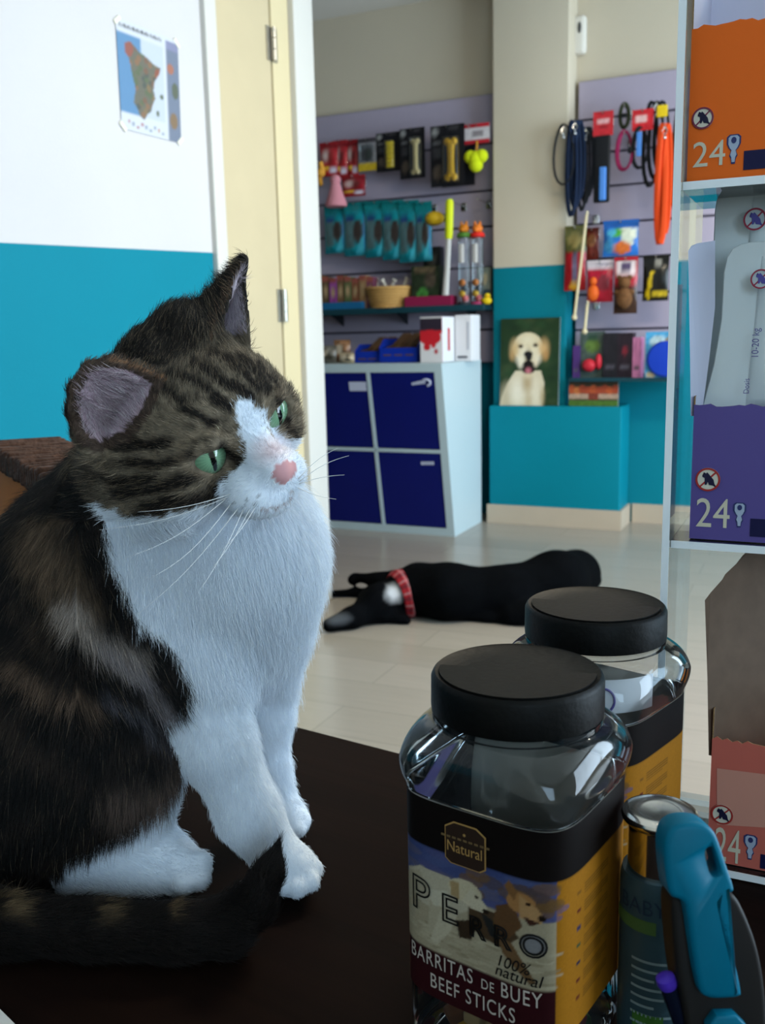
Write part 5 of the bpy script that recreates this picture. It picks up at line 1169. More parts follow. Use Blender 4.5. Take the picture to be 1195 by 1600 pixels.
def add_me(me, name, m, parent):
    me.materials.append(m); me.transform(Matrix.Translation(-Vector(parent.location))); o = bpy.data.objects.new(name, me); COL.objects.link(o); o.parent = parent; return o
turq = mat('turquoise_plastic', '#00627c', .42, spec=.12, vary=.03)
head = [(1047, 1404), (1041, 1370), (1038, 1325), (1044, 1300), (1060, 1288), (1080, 1285), (1102, 1288), (1118, 1300), (1127, 1322), (1136, 1352), (1148, 1386), (1149, 1396), (1128, 1403), (1133, 1430), (1147, 1490), (1161, 1552), (1158, 1562), (1100, 1564), (1091, 1540), (1081, 1480), (1073, 1420), (1066, 1408)]
me = px_solid(smooth_poly(head, 2), TD, .014, .0022)
slot = px_solid(smooth_poly([(1116, 1356), (1117, 1342), (1126, 1338), (1133, 1341), (1139, 1362), (1145, 1386), (1127, 1392)], 2), TD - .01, .05, 0)
oa = bpy.data.objects.new('a_', me); ob_ = bpy.data.objects.new('b_', slot); COL.objects.link(oa); COL.objects.link(ob_)
md = oa.modifiers.new('cut', 'BOOLEAN'); md.object = ob_; md.operation = 'DIFFERENCE'; md.solver = 'EXACT'
bpy.context.view_layer.update(); me2 = bpy.data.meshes.new_from_object(oa.evaluated_get(bpy.context.evaluated_depsgraph_get()))
bpy.data.objects.remove(oa); bpy.data.objects.remove(ob_)
add_me(me2, 'handle', turq, tool)
zb_tool = None
body = [(1049, 1400), (1075, 1404), (1130, 1398), (1149, 1398), (1166, 1430), (1185, 1480), (1196, 1540), (1200, 1610), (1203, 1720), (1095, 1720), (1075, 1610), (1060, 1540), (1052, 1470)]
add_me(px_solid(smooth_poly(body, 2), TD + .006, .016, .002), 'tool_body', mat('black_rubber_body', '#171412', .55), tool)
add_me(px_solid(smooth_poly([(1105, 1588), (1166, 1587), (1176, 1660), (1112, 1660)], 1), TD + .001, .006, .001), 'inlay', turq, tool)
zmin = min((v.co.z + tool.location.z) for ch in tool.children for v in ch.data.vertices)
for ch in tool.children:
    pass
pa = at_depth(1040, 1530, .345); pb_ = at_depth(1080, 1640, .350)
k_ = (T + .002 - pa[2]) / (pb_[2] - pa[2]); pe = pa + (pb_ - pa) * k_
pen = thing('pen', 'dark metallic pen with a violet end at the bottom edge', 'pen', tuple(pe))
r_p = 13.5 / F_PX * .345; dvec = (pa - pe)
MB().tube([Vector((0, 0, 0)), Vector(dvec * .03), Vector(dvec * .12), Vector(dvec * .97)], [r_p * .2, r_p * .5, r_p, r_p], 16).build('barrel', mat('pen_metal', '#2a3350', .25, .8), pen)
MB().tube([Vector(dvec * .965), Vector(dvec * .985), Vector(dvec * 1.01), Vector(dvec * 1.02)], [r_p * 1.0, r_p * 1.2, r_p * 1.1, r_p * .5], 16).build('end_cap', mat('violet_plastic', '#4a2fa8', .3), pen)

# ------------------------------------------------------------------ brown wooden box behind the cat
wz = .94
A0, B0 = on_z(-10, 693, wz), on_z(95, 742, wz)
dvx = (B0 - A0); wlen = float(np.linalg.norm(dvx[:2])); wang = math.atan2(dvx[1], dvx[0])
WD = .060; WH = wz - T
box = thing('wooden_box', 'brown wooden box with a dark ridged rim behind the back of the cat', 'wooden box', (A0[0], A0[1], T + .0004), wang)
wood_o = wood_mat('orange_brown_wood', '#9a5418', '#c87428', .6, (3, 30, 3), spec=.05); wood_r = mat('ridged_dark_wood', '#43291b', .7, vary=.35, vscale=70, bump=.9, bscale=60)
x0b, x1b = -.02, wlen
MB().box(((x0b + x1b) / 2, .005, WH / 2), (x1b - x0b, .008, WH - .004), bev=.001).build('side_board', wood_o, box)
MB().box(((x0b + x1b) / 2, WD - .005, WH / 2), (x1b - x0b, .008, WH - .004), bev=.001).build('side_board', wood_o, box)
for x in (x0b + .004, x1b - .004): MB().box((x, WD / 2, WH / 2), (.008, WD - .018, WH - .004), bev=.001).build('end_board', wood_o, box)
MB().box(((x0b + x1b) / 2, WD / 2, .004), (x1b - x0b - .016, WD - .018, .008)).build('bottom_board', wood_o, box)
mb = MB(); n = int((x1b - x0b) / .009)
for i in range(n):
    xa = x0b - .004 + i * .009; mb.box((xa + .0045, WD / 2, WH - .010), (.0082, WD + .022, .020 + .003 * (i % 2)), Matrix.Rotation(r_.uniform(-.05, .05), 3, 'X'), bev=.003)
mb.build('rim', wood_r, box)

# corner of a white sheet of paper on the near left of the table
pc = [on_z(x, y, T + .0004) for x, y in ((-80, 1545), (0, 1578), (34, 1612), (-40, 1760), (-160, 1700))]
ps = thing('paper_sheet', 'white paper sheet whose corner lies at the near left of the table', 'paper', tuple(pc[1]))
MB().prism([(q[0] - pc[1][0], q[1] - pc[1][1]) for q in pc], .0006, 'xy').build('sheet', mat('white_sheet', '#e6e2dc', .7), ps)

# ================================================================== THE CAT
def catP(px, py, d):                              # picture column / row and distance -> camera-aligned metres
    return np.array([(px - CX) / F_PX * d, (py - CY) / F_PX * d, d])
CAMROT = np.array([RT, -UP, FW])                  # rows: right, down, ahead
def to_world(Q): return np.asarray(Q) @ CAMROT + CAM
def depth_on(px, py, z): return float((on_z(px, py, z) - CAM) @ FW)

class Field:
    """smooth union of rounded shapes on a regular grid, turned into one closed skin"""
    def __init__(s, lo, hi, h):
        s.lo, s.h = np.array(lo, float), h; s.n = np.ceil((np.array(hi) - s.lo) / h).astype(int) + 1
        s.D = np.full(s.n, 1.0, np.float32); s.ax = [(s.lo[i] + h * np.arange(s.n[i])).astype(np.float32) for i in range(3)]
    def sub(s, lo, hi):
        a = np.clip(np.floor((lo - s.lo) / s.h).astype(int), 0, s.n - 1); b = np.clip(np.ceil((hi - s.lo) / s.h).astype(int) + 1, 1, s.n)
        sl = tuple(slice(a[i], b[i]) for i in range(3))
        return sl, np.meshgrid(*[s.ax[i][sl[i]] for i in range(3)], indexing='ij', sparse=True)
    def join(s, lo, hi, fn, k, cut=False):
        m = 3 * k + 3 * s.h; sl, G = s.sub(np.asarray(lo) - m, np.asarray(hi) + m)
        if any(q.stop <= q.start for q in sl): return
        d = fn(*G).astype(np.float32); D = s.D[sl]
        if cut:
            d = -d; hh = np.maximum(k - np.abs(D - d), 0) / k; s.D[sl] = np.maximum(D, d) + hh * hh * k * .25
        else:
            hh = np.maximum(k - np.abs(D - d), 0) / k; s.D[sl] = np.minimum(D, d) - hh * hh * k * .25
    def ell(s, c, r, A=None, k=.01, cut=False):
        c = np.asarray(c, float); r = np.array(r if hasattr(r, '__len__') else (r, r, r), float); A = np.eye(3) if A is None else A
        R_ = max(r)
        def fn(X, Y, Z):
            x, y, z = X - c[0], Y - c[1], Z - c[2]
            L = [(x * A[0, i] + y * A[1, i] + z * A[2, i]) for i in range(3)]
            k0 = np.sqrt(sum((L[i] / r[i]) ** 2 for i in range(3)) + 1e-9); k1 = np.sqrt(sum((L[i] / r[i] ** 2) ** 2 for i in range(3)) + 1e-9)
            return k0 * (k0 - 1) / k1
        s.join(c - R_, c + R_, fn, k, cut)
    def cone(s, a, b, ra, rb, k=.01):
        a, b = np.asarray(a, float), np.asarray(b, float); ab = b - a; L2 = ab @ ab
        s.join(np.minimum(a - ra, b - rb), np.maximum(a + ra, b + rb), lambda X, Y, Z: cone_d(X, Y, Z, a, ab, L2, ra, rb), k)
    def tri(s, a, b, c, r, k=.004):
        a, b, c = [np.asarray(q, float) for q in (a, b, c)]
        lo = np.minimum(np.minimum(a, b), c) - r; hi = np.maximum(np.maximum(a, b), c) + r
        s.join(lo, hi, lambda X, Y, Z: tri_d(X, Y, Z, a, b, c) - r, k)
    def skin(s, smooth=2):
        D = s.D; ins = D < 0; act = np.zeros(np.array(D.shape) - 1, bool); cnt = np.zeros(act.shape, np.int8)
        for dx in (0, 1):
            for dy in (0, 1):
                for dz in (0, 1): cnt += ins[dx:dx + act.shape[0], dy:dy + act.shape[1], dz:dz + act.shape[2]]
        act = (cnt > 0) & (cnt < 8); idx = np.argwhere(act); vid = np.full(act.shape, -1, np.int64); vid[act] = np.arange(len(idx))
        cor = np.array([(x, y, z) for x in (0, 1) for y in (0, 1) for z in (0, 1)]); dv_ = np.stack([D[idx[:, 0] + c[0], idx[:, 1] + c[1], idx[:, 2] + c[2]] for c in cor], 1)
        acc = np.zeros((len(idx), 3)); n = np.zeros(len(idx))
        for i in range(8):
            for j in range(i + 1, 8):
                if np.abs(cor[i] - cor[j]).sum() != 1: continue
                cr = (dv_[:, i] < 0) != (dv_[:, j] < 0); t = dv_[:, i] / (dv_[:, i] - dv_[:, j] + 1e-20)
                p_ = cor[i] + t[:, None] * (cor[j] - cor[i]); acc[cr] += p_[cr]; n[cr] += 1
        V = s.lo + s.h * (idx + acc / n[:, None]); Fs = []
        for ax_ in range(3):
            o = [1 if i == ax_ else 0 for i in range(3)]; A_ = ins[:D.shape[0] - o[0], :D.shape[1] - o[1], :D.shape[2] - o[2]]; B_ = ins[o[0]:, o[1]:, o[2]:]
            e = np.argwhere(A_ != B_); b1, b2 = (ax_ + 1) % 3, (ax_ + 2) % 3
            e = e[(e[:, b1] > 0) & (e[:, b2] > 0) & (e[:, b1] < act.shape[b1]) & (e[:, b2] < act.shape[b2])]
            q = []
            for d1, d2_ in ((-1, -1), (0, -1), (0, 0), (-1, 0)):
                c = e.copy(); c[:, b1] += d1; c[:, b2] += d2_; q.append(vid[c[:, 0], c[:, 1], c[:, 2]])
            q = np.stack(q, 1); fl = ~ins[e[:, 0], e[:, 1], e[:, 2]]; q[fl] = q[fl][:, ::-1]; Fs.append(q)
        Fs = np.concatenate(Fs)
        E_ = np.concatenate([Fs[:, [i, (i + 1) % 4]] for i in range(4)])
        for _ in range(smooth):
            sm = np.zeros_like(V); ct_ = np.zeros(len(V))
            np.add.at(sm, E_[:, 0], V[E_[:, 1]]); np.add.at(ct_, E_[:, 0], 1); np.add.at(sm, E_[:, 1], V[E_[:, 0]]); np.add.at(ct_, E_[:, 1], 1)
            V = V * .5 + .5 * sm / ct_[:, None]
        return V, Fs
def cone_d(X, Y, Z, a, ab, L2, ra, rb):
    x, y, z = X - a[0], Y - a[1], Z - a[2]; t = np.clip((x * ab[0] + y * ab[1] + z * ab[2]) / L2, 0, 1)
    return np.sqrt((x - t * ab[0]) ** 2 + (y - t * ab[1]) ** 2 + (z - t * ab[2]) ** 2) - (ra + (rb - ra) * t)
def tri_d(X, Y, Z, a, b, c):
    ba, cb, ac = b - a, c - b, a - c; nor = np.cross(ba, ac)
    def dt(P, v): return P[0] * v[0] + P[1] * v[1] + P[2] * v[2]
    pa, pb, pc = [(X - q[0], Y - q[1], Z - q[2]) for q in (a, b, c)]
    s_ = np.sign(dt(pa, np.cross(ba, nor))) + np.sign(dt(pb, np.cross(cb, nor))) + np.sign(dt(pc, np.cross(ac, nor)))
    def ed(P, e): t = np.clip(dt(P, e) / (e @ e), 0, 1); return (P[0] - t * e[0]) ** 2 + (P[1] - t * e[1]) ** 2 + (P[2] - t * e[2]) ** 2
    d = np.where(s_ < 2, np.minimum(np.minimum(ed(pa, ba), ed(pb, cb)), ed(pc, ac)), dt(pa, nor) ** 2 / (nor @ nor))
    return np.sqrt(d)

# head axes (columns: towards the near ear side, nose, crown) in camera-aligned space
HM = np.array([[-.729, .620, -.290], [.490, .176, -.854], [-.478, -.764, -.432]]); HS, HT, HD = 34.48, (326.0, 682.0), .525
HU = HS / F_PX * HD
def hp(x, y, z):
    q = HM @ np.array([x, y, z]); return catP(HT[0] + HS * q[0], HT[1] + HS * q[1], HD + HU * q[2])
def head_local(Q):
    """camera-aligned points -> head units"""
    px = CX + F_PX * Q[:, 0] / Q[:, 2]; py = CY + F_PX * Q[:, 1] / Q[:, 2]
    q = np.stack([(px - HT[0]) / HS, (py - HT[1]) / HS, (Q[:, 2] - HD) / HU], 1); return q @ np.linalg.inv(HM).T

fld = Field((-.33, -.165, .40), (-.025, .275, .74), .0019)
def rp(px_, d): return px_ / F_PX * d
def S(px, py, d, r, k=.02, sc=(1, 1, 1)): fld.ell(catP(px, py, d), np.array(sc) * rp(r, d), None, k)
def C2(a, b, k=.015):
    fld.cone(catP(*a[:3]), catP(*b[:3]), rp(a[3], a[2]), rp(b[3], b[2]), k)
# --- trunk
S(-70, 1105, .650, 185, .03); S(0, 1010, .635, 178, .03); S(130, 925, .605, 150, .03); S(215, 870, .59, 125, .03)
S(130, 1120, .62, 170, .03); S(250, 1060, .60, 120, .03)
S(372, 905, .580, 118, .03, (1, 1.05, 1)); S(394, 960, .588, 84, .022, (1, 1.0, 1)); S(325, 1000, .590, 98, .03); S(275, 950, .580, 105, .03)
S(390, 850, .57, 106, .03)
# neck
C2((300, 700, .55, 120), (340, 860, .575, 118), .03); C2((240, 740, .56, 105), (180, 860, .60, 130), .03)
# near shoulder and flank
S(215, 1010, .560, 88, .03, (1, 1.3, 1))
# --- haunch of the near hind leg
hd_ = .555
S(110, 1150, hd_, 165, .02, (1.0, 1.10, .62)); S(190, 1215, .552, 92, .02, (1, 1.05, .7)); S(60, 1240, .565, 140, .02, (1.1, 1, .7)); S(205, 1265, .560, 58, .012)
S(-120, 1200, .60, 170, .03)
def ground(px, py, r):
    """distance so that a ball of r picture units at (px, py) rests on the table"""
    d = .55
    for _ in range(20): d = depth_on(px, py, T + r / F_PX * d * .97)
    return d
# near hind foot
dA = ground(300, 1358, 38); C2((110, 1362, ground(110, 1362, 30), 30), (285, 1360, dA, 37), .012); C2((150, 1300, .565, 60), (250, 1335, .563, 42), .015)
for tx, ty, tr in ((308, 1370, 22), (312, 1349, 21), (286, 1378, 18)): S(tx, ty, dA - (.008 if tr == 22 else .002 if tr == 21 else .014), tr, .0016)
# --- near front leg and paw
dF = ground(462, 1362, 37)
C2((308, 1035, .558, 78), (340, 1160, .551, 56), .012); C2((340, 1160, .551, 56), (390, 1272, .553, 46), .010); C2((390, 1272, .553, 46), (436, 1345, dF + .003, 40), .010)
S(460, 1360, dF, 39, .008, (1.0, .95, 1)); 
for tx, ty, dz_, tr in ((490, 1358, -.000, 16), (484, 1377, -.009, 17), (464, 1386, -.014, 17), (443, 1384, -.013, 15)): S(tx, ty, dF + dz_, tr, .0016)
# --- far front leg and paw
dG = ground(456, 1282, 29)
C2((418, 990, .602, 66), (419, 1110, .616, 38), .014); C2((419, 1110, .616, 38), (420, 1205, .622, 29), .010); C2((424, 1205, .622, 29), (440, 1262, dG + .006, 28), .01)
S(455, 1282, dG, 29, .008)
for tx, ty, dz_, tr in ((474, 1282, -.002, 13), (466, 1295, -.009, 13), (449, 1298, -.010, 12)): S(tx, ty, dG + dz_, tr, .0016)
# --- far hind foot hint between the legs
# --- tail lying round the front
TAIL = [(-190, 1330, 50), (-90, 1400, 50), (20, 1442, 42), (150, 1450, 42), (280, 1453, 42), (352, 1446, 41), (396, 1412, 34), (420, 1362, 22), (438, 1310, 4)]
tp = []
for i, (x, y, r) in enumerate(TAIL):
    d = ground(x, y, r)
    if i < 2: d = (.60, .565)[i]
    if i >= 6: d = tp[5][2] - (.004, .006, .005)[i - 6]
    tp.append((x, y, d, r))
for a, b in zip(tp[:-1], tp[1:]): C2(a, b, .006 if b[0] > 200 else .012)
# --- head
def HE(c, r, k=.010, cut=False): fld.ell(hp(*c), np.array(r) * HU, HM, k, cut)
HE((0, -1.0, .6), (4.2, 4.3, 3.55)); HE((0, 1.2, 2.0), (3.1, 2.5, 1.9), .012); HE((2.8, .5, -.9), (2.0, 2.5, 1.75), .012); HE((-2.5, .4, -.8), (1.9, 2.4, 1.75), .012)
HE((3.2, -1.2, -1.4), (1.7, 2.0, 1.6), .012); HE((-2.9, -1.2, -1.2), (1.6, 2.0, 1.6), .012)
fld.cone(hp(0, 1.8, 1.5), hp(0, 4.35, -.55), 1.25 * HU, .72 * HU, .010)
HE((.95, 3.55, -1.75), (1.12, 1.15, .95), .007); HE((-.9, 3.5, -1.75), (1.0, 1.1, .95), .007); HE((0, 3.3, -2.55), (1.1, 1.1, .75), .007)
HE((0.05, 4.72, -1.0), (.52, .42, .42), .004); HE((0, 3.2, -1.6), (1.7, 1.2, 1.1), .01)
HE((2.9, 2.0, .55), (1.1, 1.0, 1.0), .010); HE((-2.6, 2.0, .55), (1.0, 1.0, 1.0), .010)
EYE = [((2.12, 3.0, .68), 1), ((-2.12, 2.85, .66), -1)]
for (x, y, z), sd in EYE: fld.ell(hp(x, y + .28, z), np.array((.92, .80, .52)) * HU, HM @ np.array(Matrix.Rotation(sd * R(-14), 3, 'Y')), .0035, True)
for (x, y, z), sd in EYE: fld.cone(hp(x - sd * .95, y + .34, z + .50), hp(x - sd * .1, y + .26, z + .80), .24 * HU, .26 * HU, .005); fld.cone(hp(x - sd * .1, y + .26, z + .80), hp(x + sd * .95, y - .40, z + .62), .26 * HU, .22 * HU, .005)
HE((.55, 5.05, -1.2), (.14, .16, .12), .002, True); HE((-.45, 5.05, -1.2), (.14, .16, .12), .002, True)
# far ear
er = .0017
Tt, B1, Ee, Oo, Kk = catP(380, 405, .528), catP(276, 510, .520), catP(331, 545, .514), catP(389, 545, .543), catP(318, 512, .548)
Mm = catP(318, 468, .519)
fld.tri(Tt, B1, Ee, er, .005); fld.tri(Tt, B1, Kk, er, .005); fld.tri(Tt, Kk, Oo, er, .005); fld.cone(B1, catP(245, 545, .52), .008, .014, .015)
fld.cone(Ee, catP(310, 590, .513), .004, .012, .01); fld.cone(B1, Ee, .010, .008, .012)
# near ear: a cup
rim = [(258, 596, .490), (215, 577, .477), (174, 566, .469), (140, 575, .466), (118, 606, .466), (113, 642, .470), (122, 680, .476), (148, 704, .484)]
cup = [catP(*q) for q in rim]; c0, c1 = catP(200, 630, .496), catP(178, 662, .497)
for i in range(len(cup) - 1): fld.tri(cup[i], cup[i + 1], c0 if i < 4 else c1, .0021, .005); fld.cone(cup[i], cup[i + 1], .0024, .0024, .004)
fld.tri(cup[4], c0, c1, er, .005); fld.cone(cup[0], catP(285, 625, .500), .003, .010, .010); fld.cone(cup[-1], catP(185, 720, .500), .003, .012, .010); fld.cone(catP(150,625,.484), catP(210, 650, .515), .006, .020, .006); fld.cone(catP(190,605,.486), catP(230, 640, .515), .006, .018, .006)
S(225, 590, .525, 42, .02)
# everything below the table top is flattened on it
zz = [np.meshgrid(*fld.ax, indexing='ij', sparse=True)][0]
below = (CAM[2] + zz[0] * CAMROT[0, 2] + zz[1] * CAMROT[1, 2] + zz[2] * CAMROT[2, 2]) - (T + .0006)
fld.D = np.maximum(fld.D, -below.astype(np.float32))
fld.D[0] = fld.D[-1] = 1; fld.D[:, 0] = fld.D[:, -1] = 1; fld.D[:, :, 0] = fld.D[:, :, -1] = 1
CV, CF = fld.skin(2)
del fld.D

# --- coat
def in_poly(x, y, P):
    ins = np.zeros(x.shape, bool)
    for (x0, y0), (x1, y1) in zip(P, P[1:] + P[:1]):
        if y0 == y1: continue
        ins ^= ((y0 > y) != (y1 > y)) & (x < (x1 - x0) * (y - y0) / (y1 - y0) + x0)
    return ins
def line_d(x, y, P):
    d = np.full(x.shape, 1e9)
    for (x0, y0), (x1, y1) in zip(P[:-1], P[1:]):
        dx, dy = x1 - x0, y1 - y0; t = np.clip(((x - x0) * dx + (y - y0) * dy) / (dx * dx + dy * dy), 0, 1); d = np.minimum(d, np.hypot(x - x0 - t * dx, y - y0 - t * dy))
    return d
def vnoise(P, f, seed=0):
    """smooth value noise in 3D"""
    q = P * f + 100 + seed * 17.3; i = np.floor(q).astype(np.int64); w = q - i; w = w * w * (3 - 2 * w); out = 0
    for dx in (0, 1):
        for dy in (0, 1):
            for dz in (0, 1):
                h_ = ((i[:, 0] + dx) * 73856093) ^ ((i[:, 1] + dy) * 19349663) ^ ((i[:, 2] + dz) * 83492791); h_ = ((h_ * 1103515245 + 12345) >> 8) & 0xffff
                out = out + h_ / 65535.0 * (w[:, 0] if dx else 1 - w[:, 0]) * (w[:, 1] if dy else 1 - w[:, 1]) * (w[:, 2] if dz else 1 - w[:, 2])
    return out
WHITE_P = [(371, 626), (374, 660), (385, 698), (384, 728), (352, 744), (342, 775), (300, 795), (240, 810), (195, 802), (150, 780), (164, 845), (188, 902), (204, 953), (244, 991), (277, 1023), (297, 1066), (284, 1100), (256, 1130),
           (279, 1188), (284, 1222), (236, 1276), (155, 1322), (66, 1372), (90, 1400), (330, 1402), (520, 1420), (600, 900), (600, 690), (452, 684), (440, 690), (424, 672), (412, 646), (392, 628)]
NOSE_P = [(428, 730), (446, 718), (462, 722), (466, 742), (454, 762), (438, 757), (424, 747)]
HEAD_P = [(90, 545), (300, 400), (420, 370), (520, 640), (470, 720), (345, 752), (338, 780), (300, 800), (240, 812), (195, 804), (140, 782), (90, 700)]
def stripes_head(x, y):
    dk = np.zeros(x.shape)
    for P, w in (([(262, 585), (320, 612), (362, 640)], 7), ([(300, 570), (345, 592), (388, 622)], 7), ([(332, 556), (370, 574), (402, 606)], 6), ([(250, 612), (300, 648), (340, 660)], 5), ([(372, 560), (400, 580), (418, 612)], 5), ([(405, 570), (430, 600), (436, 630)], 5),
                 ([(305, 738), (250, 765), (185, 772)], 9), ([(350, 758), (296, 782), (225, 800)], 9), ([(300, 712), (258, 722), (205, 718)], 6), ([(270, 690), (225, 690), (180, 700)], 6), ([(444, 655), (456, 670), (462, 690)], 6), ([(160, 740), (200, 752), (240, 745)], 6)):
        dk = np.maximum(dk, np.clip(1.9 - line_d(x, y, P) / w, 0, 1))
    return dk
tail_c = [(catP(*a[:3]), catP(*b[:3]), rp(a[3], a[2]), rp(b[3], b[2])) for a, b in zip(tp[:-1], tp[1:])]
def tail_dist(Q):
    d = np.full(len(Q), 1.0)
    for a, b, ra, rb in tail_c: ab = b - a; d = np.minimum(d, cone_d(Q[:, 0], Q[:, 1], Q[:, 2], a, ab, ab @ ab, ra, rb))
    return d
def coat(Q, N, jit=0.0):
    """colour of the coat (linear) and a region code: 0 dark body, 1 white, 2 head, 3 tail, 4 ear inside, 5 bare nose"""
    px = CX + F_PX * Q[:, 0] / Q[:, 2]; py = CY + F_PX * Q[:, 1] / Q[:, 2]
    n1 = vnoise(Q, 90, 1) - .5; n2 = vnoise(Q, 90, 2) - .5; n3 = vnoise(Q, 300, 3) - .5; n4 = vnoise(Q, 600, 4) - .5
    x = px + n1 * 16 + n3 * 10 + jit; y = py + n2 * 16 + n4 * 8
    reg = np.zeros(len(Q), int); col = np.zeros((len(Q), 3))
    hl = head_local(Q)
    # dark body with tabby bands; grey haunch-rim streak is painted light
    base = srgb('#0e0c0b'); col[:] = base * (1 + 1.0 * n3[:, None] + .5 * n4[:, None])
    band = .5 + .5 * np.sin((x * .55 + y * .85) * .075 + 3 * n1); band = np.clip((band - .55) * 2.2, 0, 1)
    col = col * (1 - .5 * band[:, None]) + (.5 * band)[:, None] * srgb('#2c231e')
    for P, w, c, al in (([(68, 840), (88, 890), (120, 945)], 34, '#77624e', .95), ([(108, 940), (150, 990), (200, 1025)], 22, '#b0a298', 1), ([(165, 1005), (220, 1050), (255, 1110)], 13, '#8d8486', .9), ([(20, 1030), (85, 1075), (140, 1095)], 15, '#6f5a4a', .9),
                        ([(190, 1250), (250, 1240), (290, 1205)], 30, '#6a5950', .9), ([(-60, 1000), (20, 1140), (120, 1200)], 16, '#3f332b', .7), ([(160, 1080), (215, 1110), (262, 1165)], 9, '#6b6870', .5), ([(30, 930), (60, 980), (90, 1010)], 12, '#4a3c31', .7)):
        m = np.clip(1.5 - line_d(x, y, P) / w, 0, 1) * al * np.clip(.75 + 1.4 * n3, 0, 1); col = col * (1 - m[:, None]) + m[:, None] * srgb(c)
    # head
    hd = in_poly(px, py, HEAD_P) & (hl[:, 1] > -5.5) & (hl[:, 2] > -4); reg[hd] = 2
    hb = srgb('#766a5a') * (1 + 1.3 * n3[:, None] + .5 * n4[:, None]) ; crown = np.clip((hl[:, 2] - 2.6) / 1.4, 0, 1) * np.clip((1.6 - hl[:, 1]) / 1.2, 0, 1)
    back = np.clip((-1.2 - hl[:, 1]) / 2.0, 0, 1)
    dk = np.clip(np.maximum(stripes_head(x, y), np.maximum(crown * .95, back * .75)) + .25 * n3, 0, 1)
    hc = hb * (1 - dk[:, None]) + dk[:, None] * srgb('#1a1512')
    for (ex, ey) in ((327, 708), (437, 648)):        # pale ring, then dark rim
        dd = np.hypot((px - ex) / (1.0 if ex < 400 else .55), (py - ey) / .8); m = np.clip(1 - abs(dd - 42) / 12, 0, 1) * .35; hc = hc * (1 - m[:, None]) + m[:, None] * srgb('#a08c74')
    m = np.clip(1.4 - line_d(px, py, [(348, 700), (372, 718), (376, 732)]) / 9, 0, 1); hc = hc * (1 - m[:, None]) + m[:, None] * srgb('#17110f')
    m = np.clip(1.4 - line_d(px, py, [(446, 662), (452, 676)]) / 5, 0, 1); hc = hc * (1 - m[:, None]) + m[:, None] * srgb('#2a201a')
    col[hd] = hc[hd]
    # ears
    cN = catP(170, 630, .495); de = np.linalg.norm((Q - cN) / np.array([1, 1, 1.3]), axis=1)
    ear_n = in_poly(px, py, [(262, 590), (215, 570), (172, 556), (132, 566), (108, 602), (106, 645), (118, 690), (150, 708), (205, 690), (235, 650)]) & (Q[:, 2] < .505)
    col[ear_n] = (srgb('#4a3c34') * (1 + .5 * n3[:, None]))[ear_n]
    inn = ear_n & (N[:, 2] < -.25) & in_poly(px, py, [(238, 600), (205, 582), (170, 574), (142, 582), (126, 608), (123, 642), (134, 676), (156, 690), (195, 672), (222, 640)])
    col[inn] = (srgb('#b09aa4') * (1 + .35 * n1[:, None]))[inn]; reg[inn] = 4
    far_in = in_poly(px, py, [(379, 412), (352, 474), (335, 528), (345, 545), (388, 545), (383, 500), (376, 450)]) & (Q[:, 2] > .522) & (hl[:, 2] > 3.0)
    col[far_in] = (srgb('#b4a6b2') * (1 + .3 * n1[:, None]))[far_in]; reg[far_in] = 4
    rimm = (line_d(px, py, [(380, 408), (350, 472), (331, 535)]) < 2) & (reg != 4) & (Q[:, 2] < .53); col[rimm] = srgb('#5a4636')
    rimm = (line_d(px, py, [(172, 561), (215, 573), (256, 592)]) < 2.5); col[rimm & ear_n] = srgb('#7a5a42')
    # white fur, tinted blue to carry the cool daylight
    wh = in_poly(x, y, WHITE_P) & ~(hd & (hl[:, 2] > 2.7)); wh &= ~((hl[:, 1] < 1.2) & (hl[:, 2] > -.6) & hd)
    wh |= (hl[:, 1] > 2.8) & (hl[:, 2] < -1.0) & (np.abs(hl[:, 0]) < 2.2) & (px > 345)
    col[wh] = (srgb('#eaf1fa') * (1 + .06 * n3[:, None]))[wh]; reg[wh] = 1
    m = np.clip(1.2 - np.hypot((px - 425) / 34, (py - 705) / 26), 0, 1) * .45; m[~wh] = 0; col = col * (1 - m[:, None]) + m[:, None] * srgb('#dfa8a0')
    no = in_poly(px, py, NOSE_P) & (hl[:, 1] > 4.2) & (hl[:, 2] > -1.55); col[no] = srgb('#cb979a'); reg[no] = 5
    mo = (line_d(px, py, [(456, 766), (452, 782), (436, 792), (410, 794)]) < 1.6) & (hl[:, 1] > 3); col[mo] = srgb('#b3a4a4')
    for q in ((372, 772), (388, 780), (380, 790), (398, 788), (366, 784), (404, 776)): col[(np.hypot(px - q[0], py - q[1]) < 2.2) & (hl[:, 1] > 3)] *= .45
    # tail
    tl = (tail_dist(Q) < .0035) & ((py > 1392) | (px > 380)); tl |= (tail_dist(Q) < .008) & (px > 340) & (px < 425) & (py > 1376); tl &= ~((px > 428) & (py > 1322) & (Q[:, 2] > dF - .03) & (tail_dist(Q) > .001))
    tc_ = srgb('#171210') * (1 + .8 * n3[:, None])
    for tx, tw in ((22, 22), (165, 18), (272, 8)):
        m = np.clip(1.4 - np.abs(x - tx) / tw, 0, 1) * np.clip((1446 - y) / 30, 0, 1) * np.clip(.6 + 2 * n3, 0, 1) * .8; tc_ = tc_ * (1 - m[:, None]) + m[:, None] * srgb('#7d684c')
    col[tl] = tc_[tl]; reg[tl] = 3
    return np.clip(col, .003, 1), reg

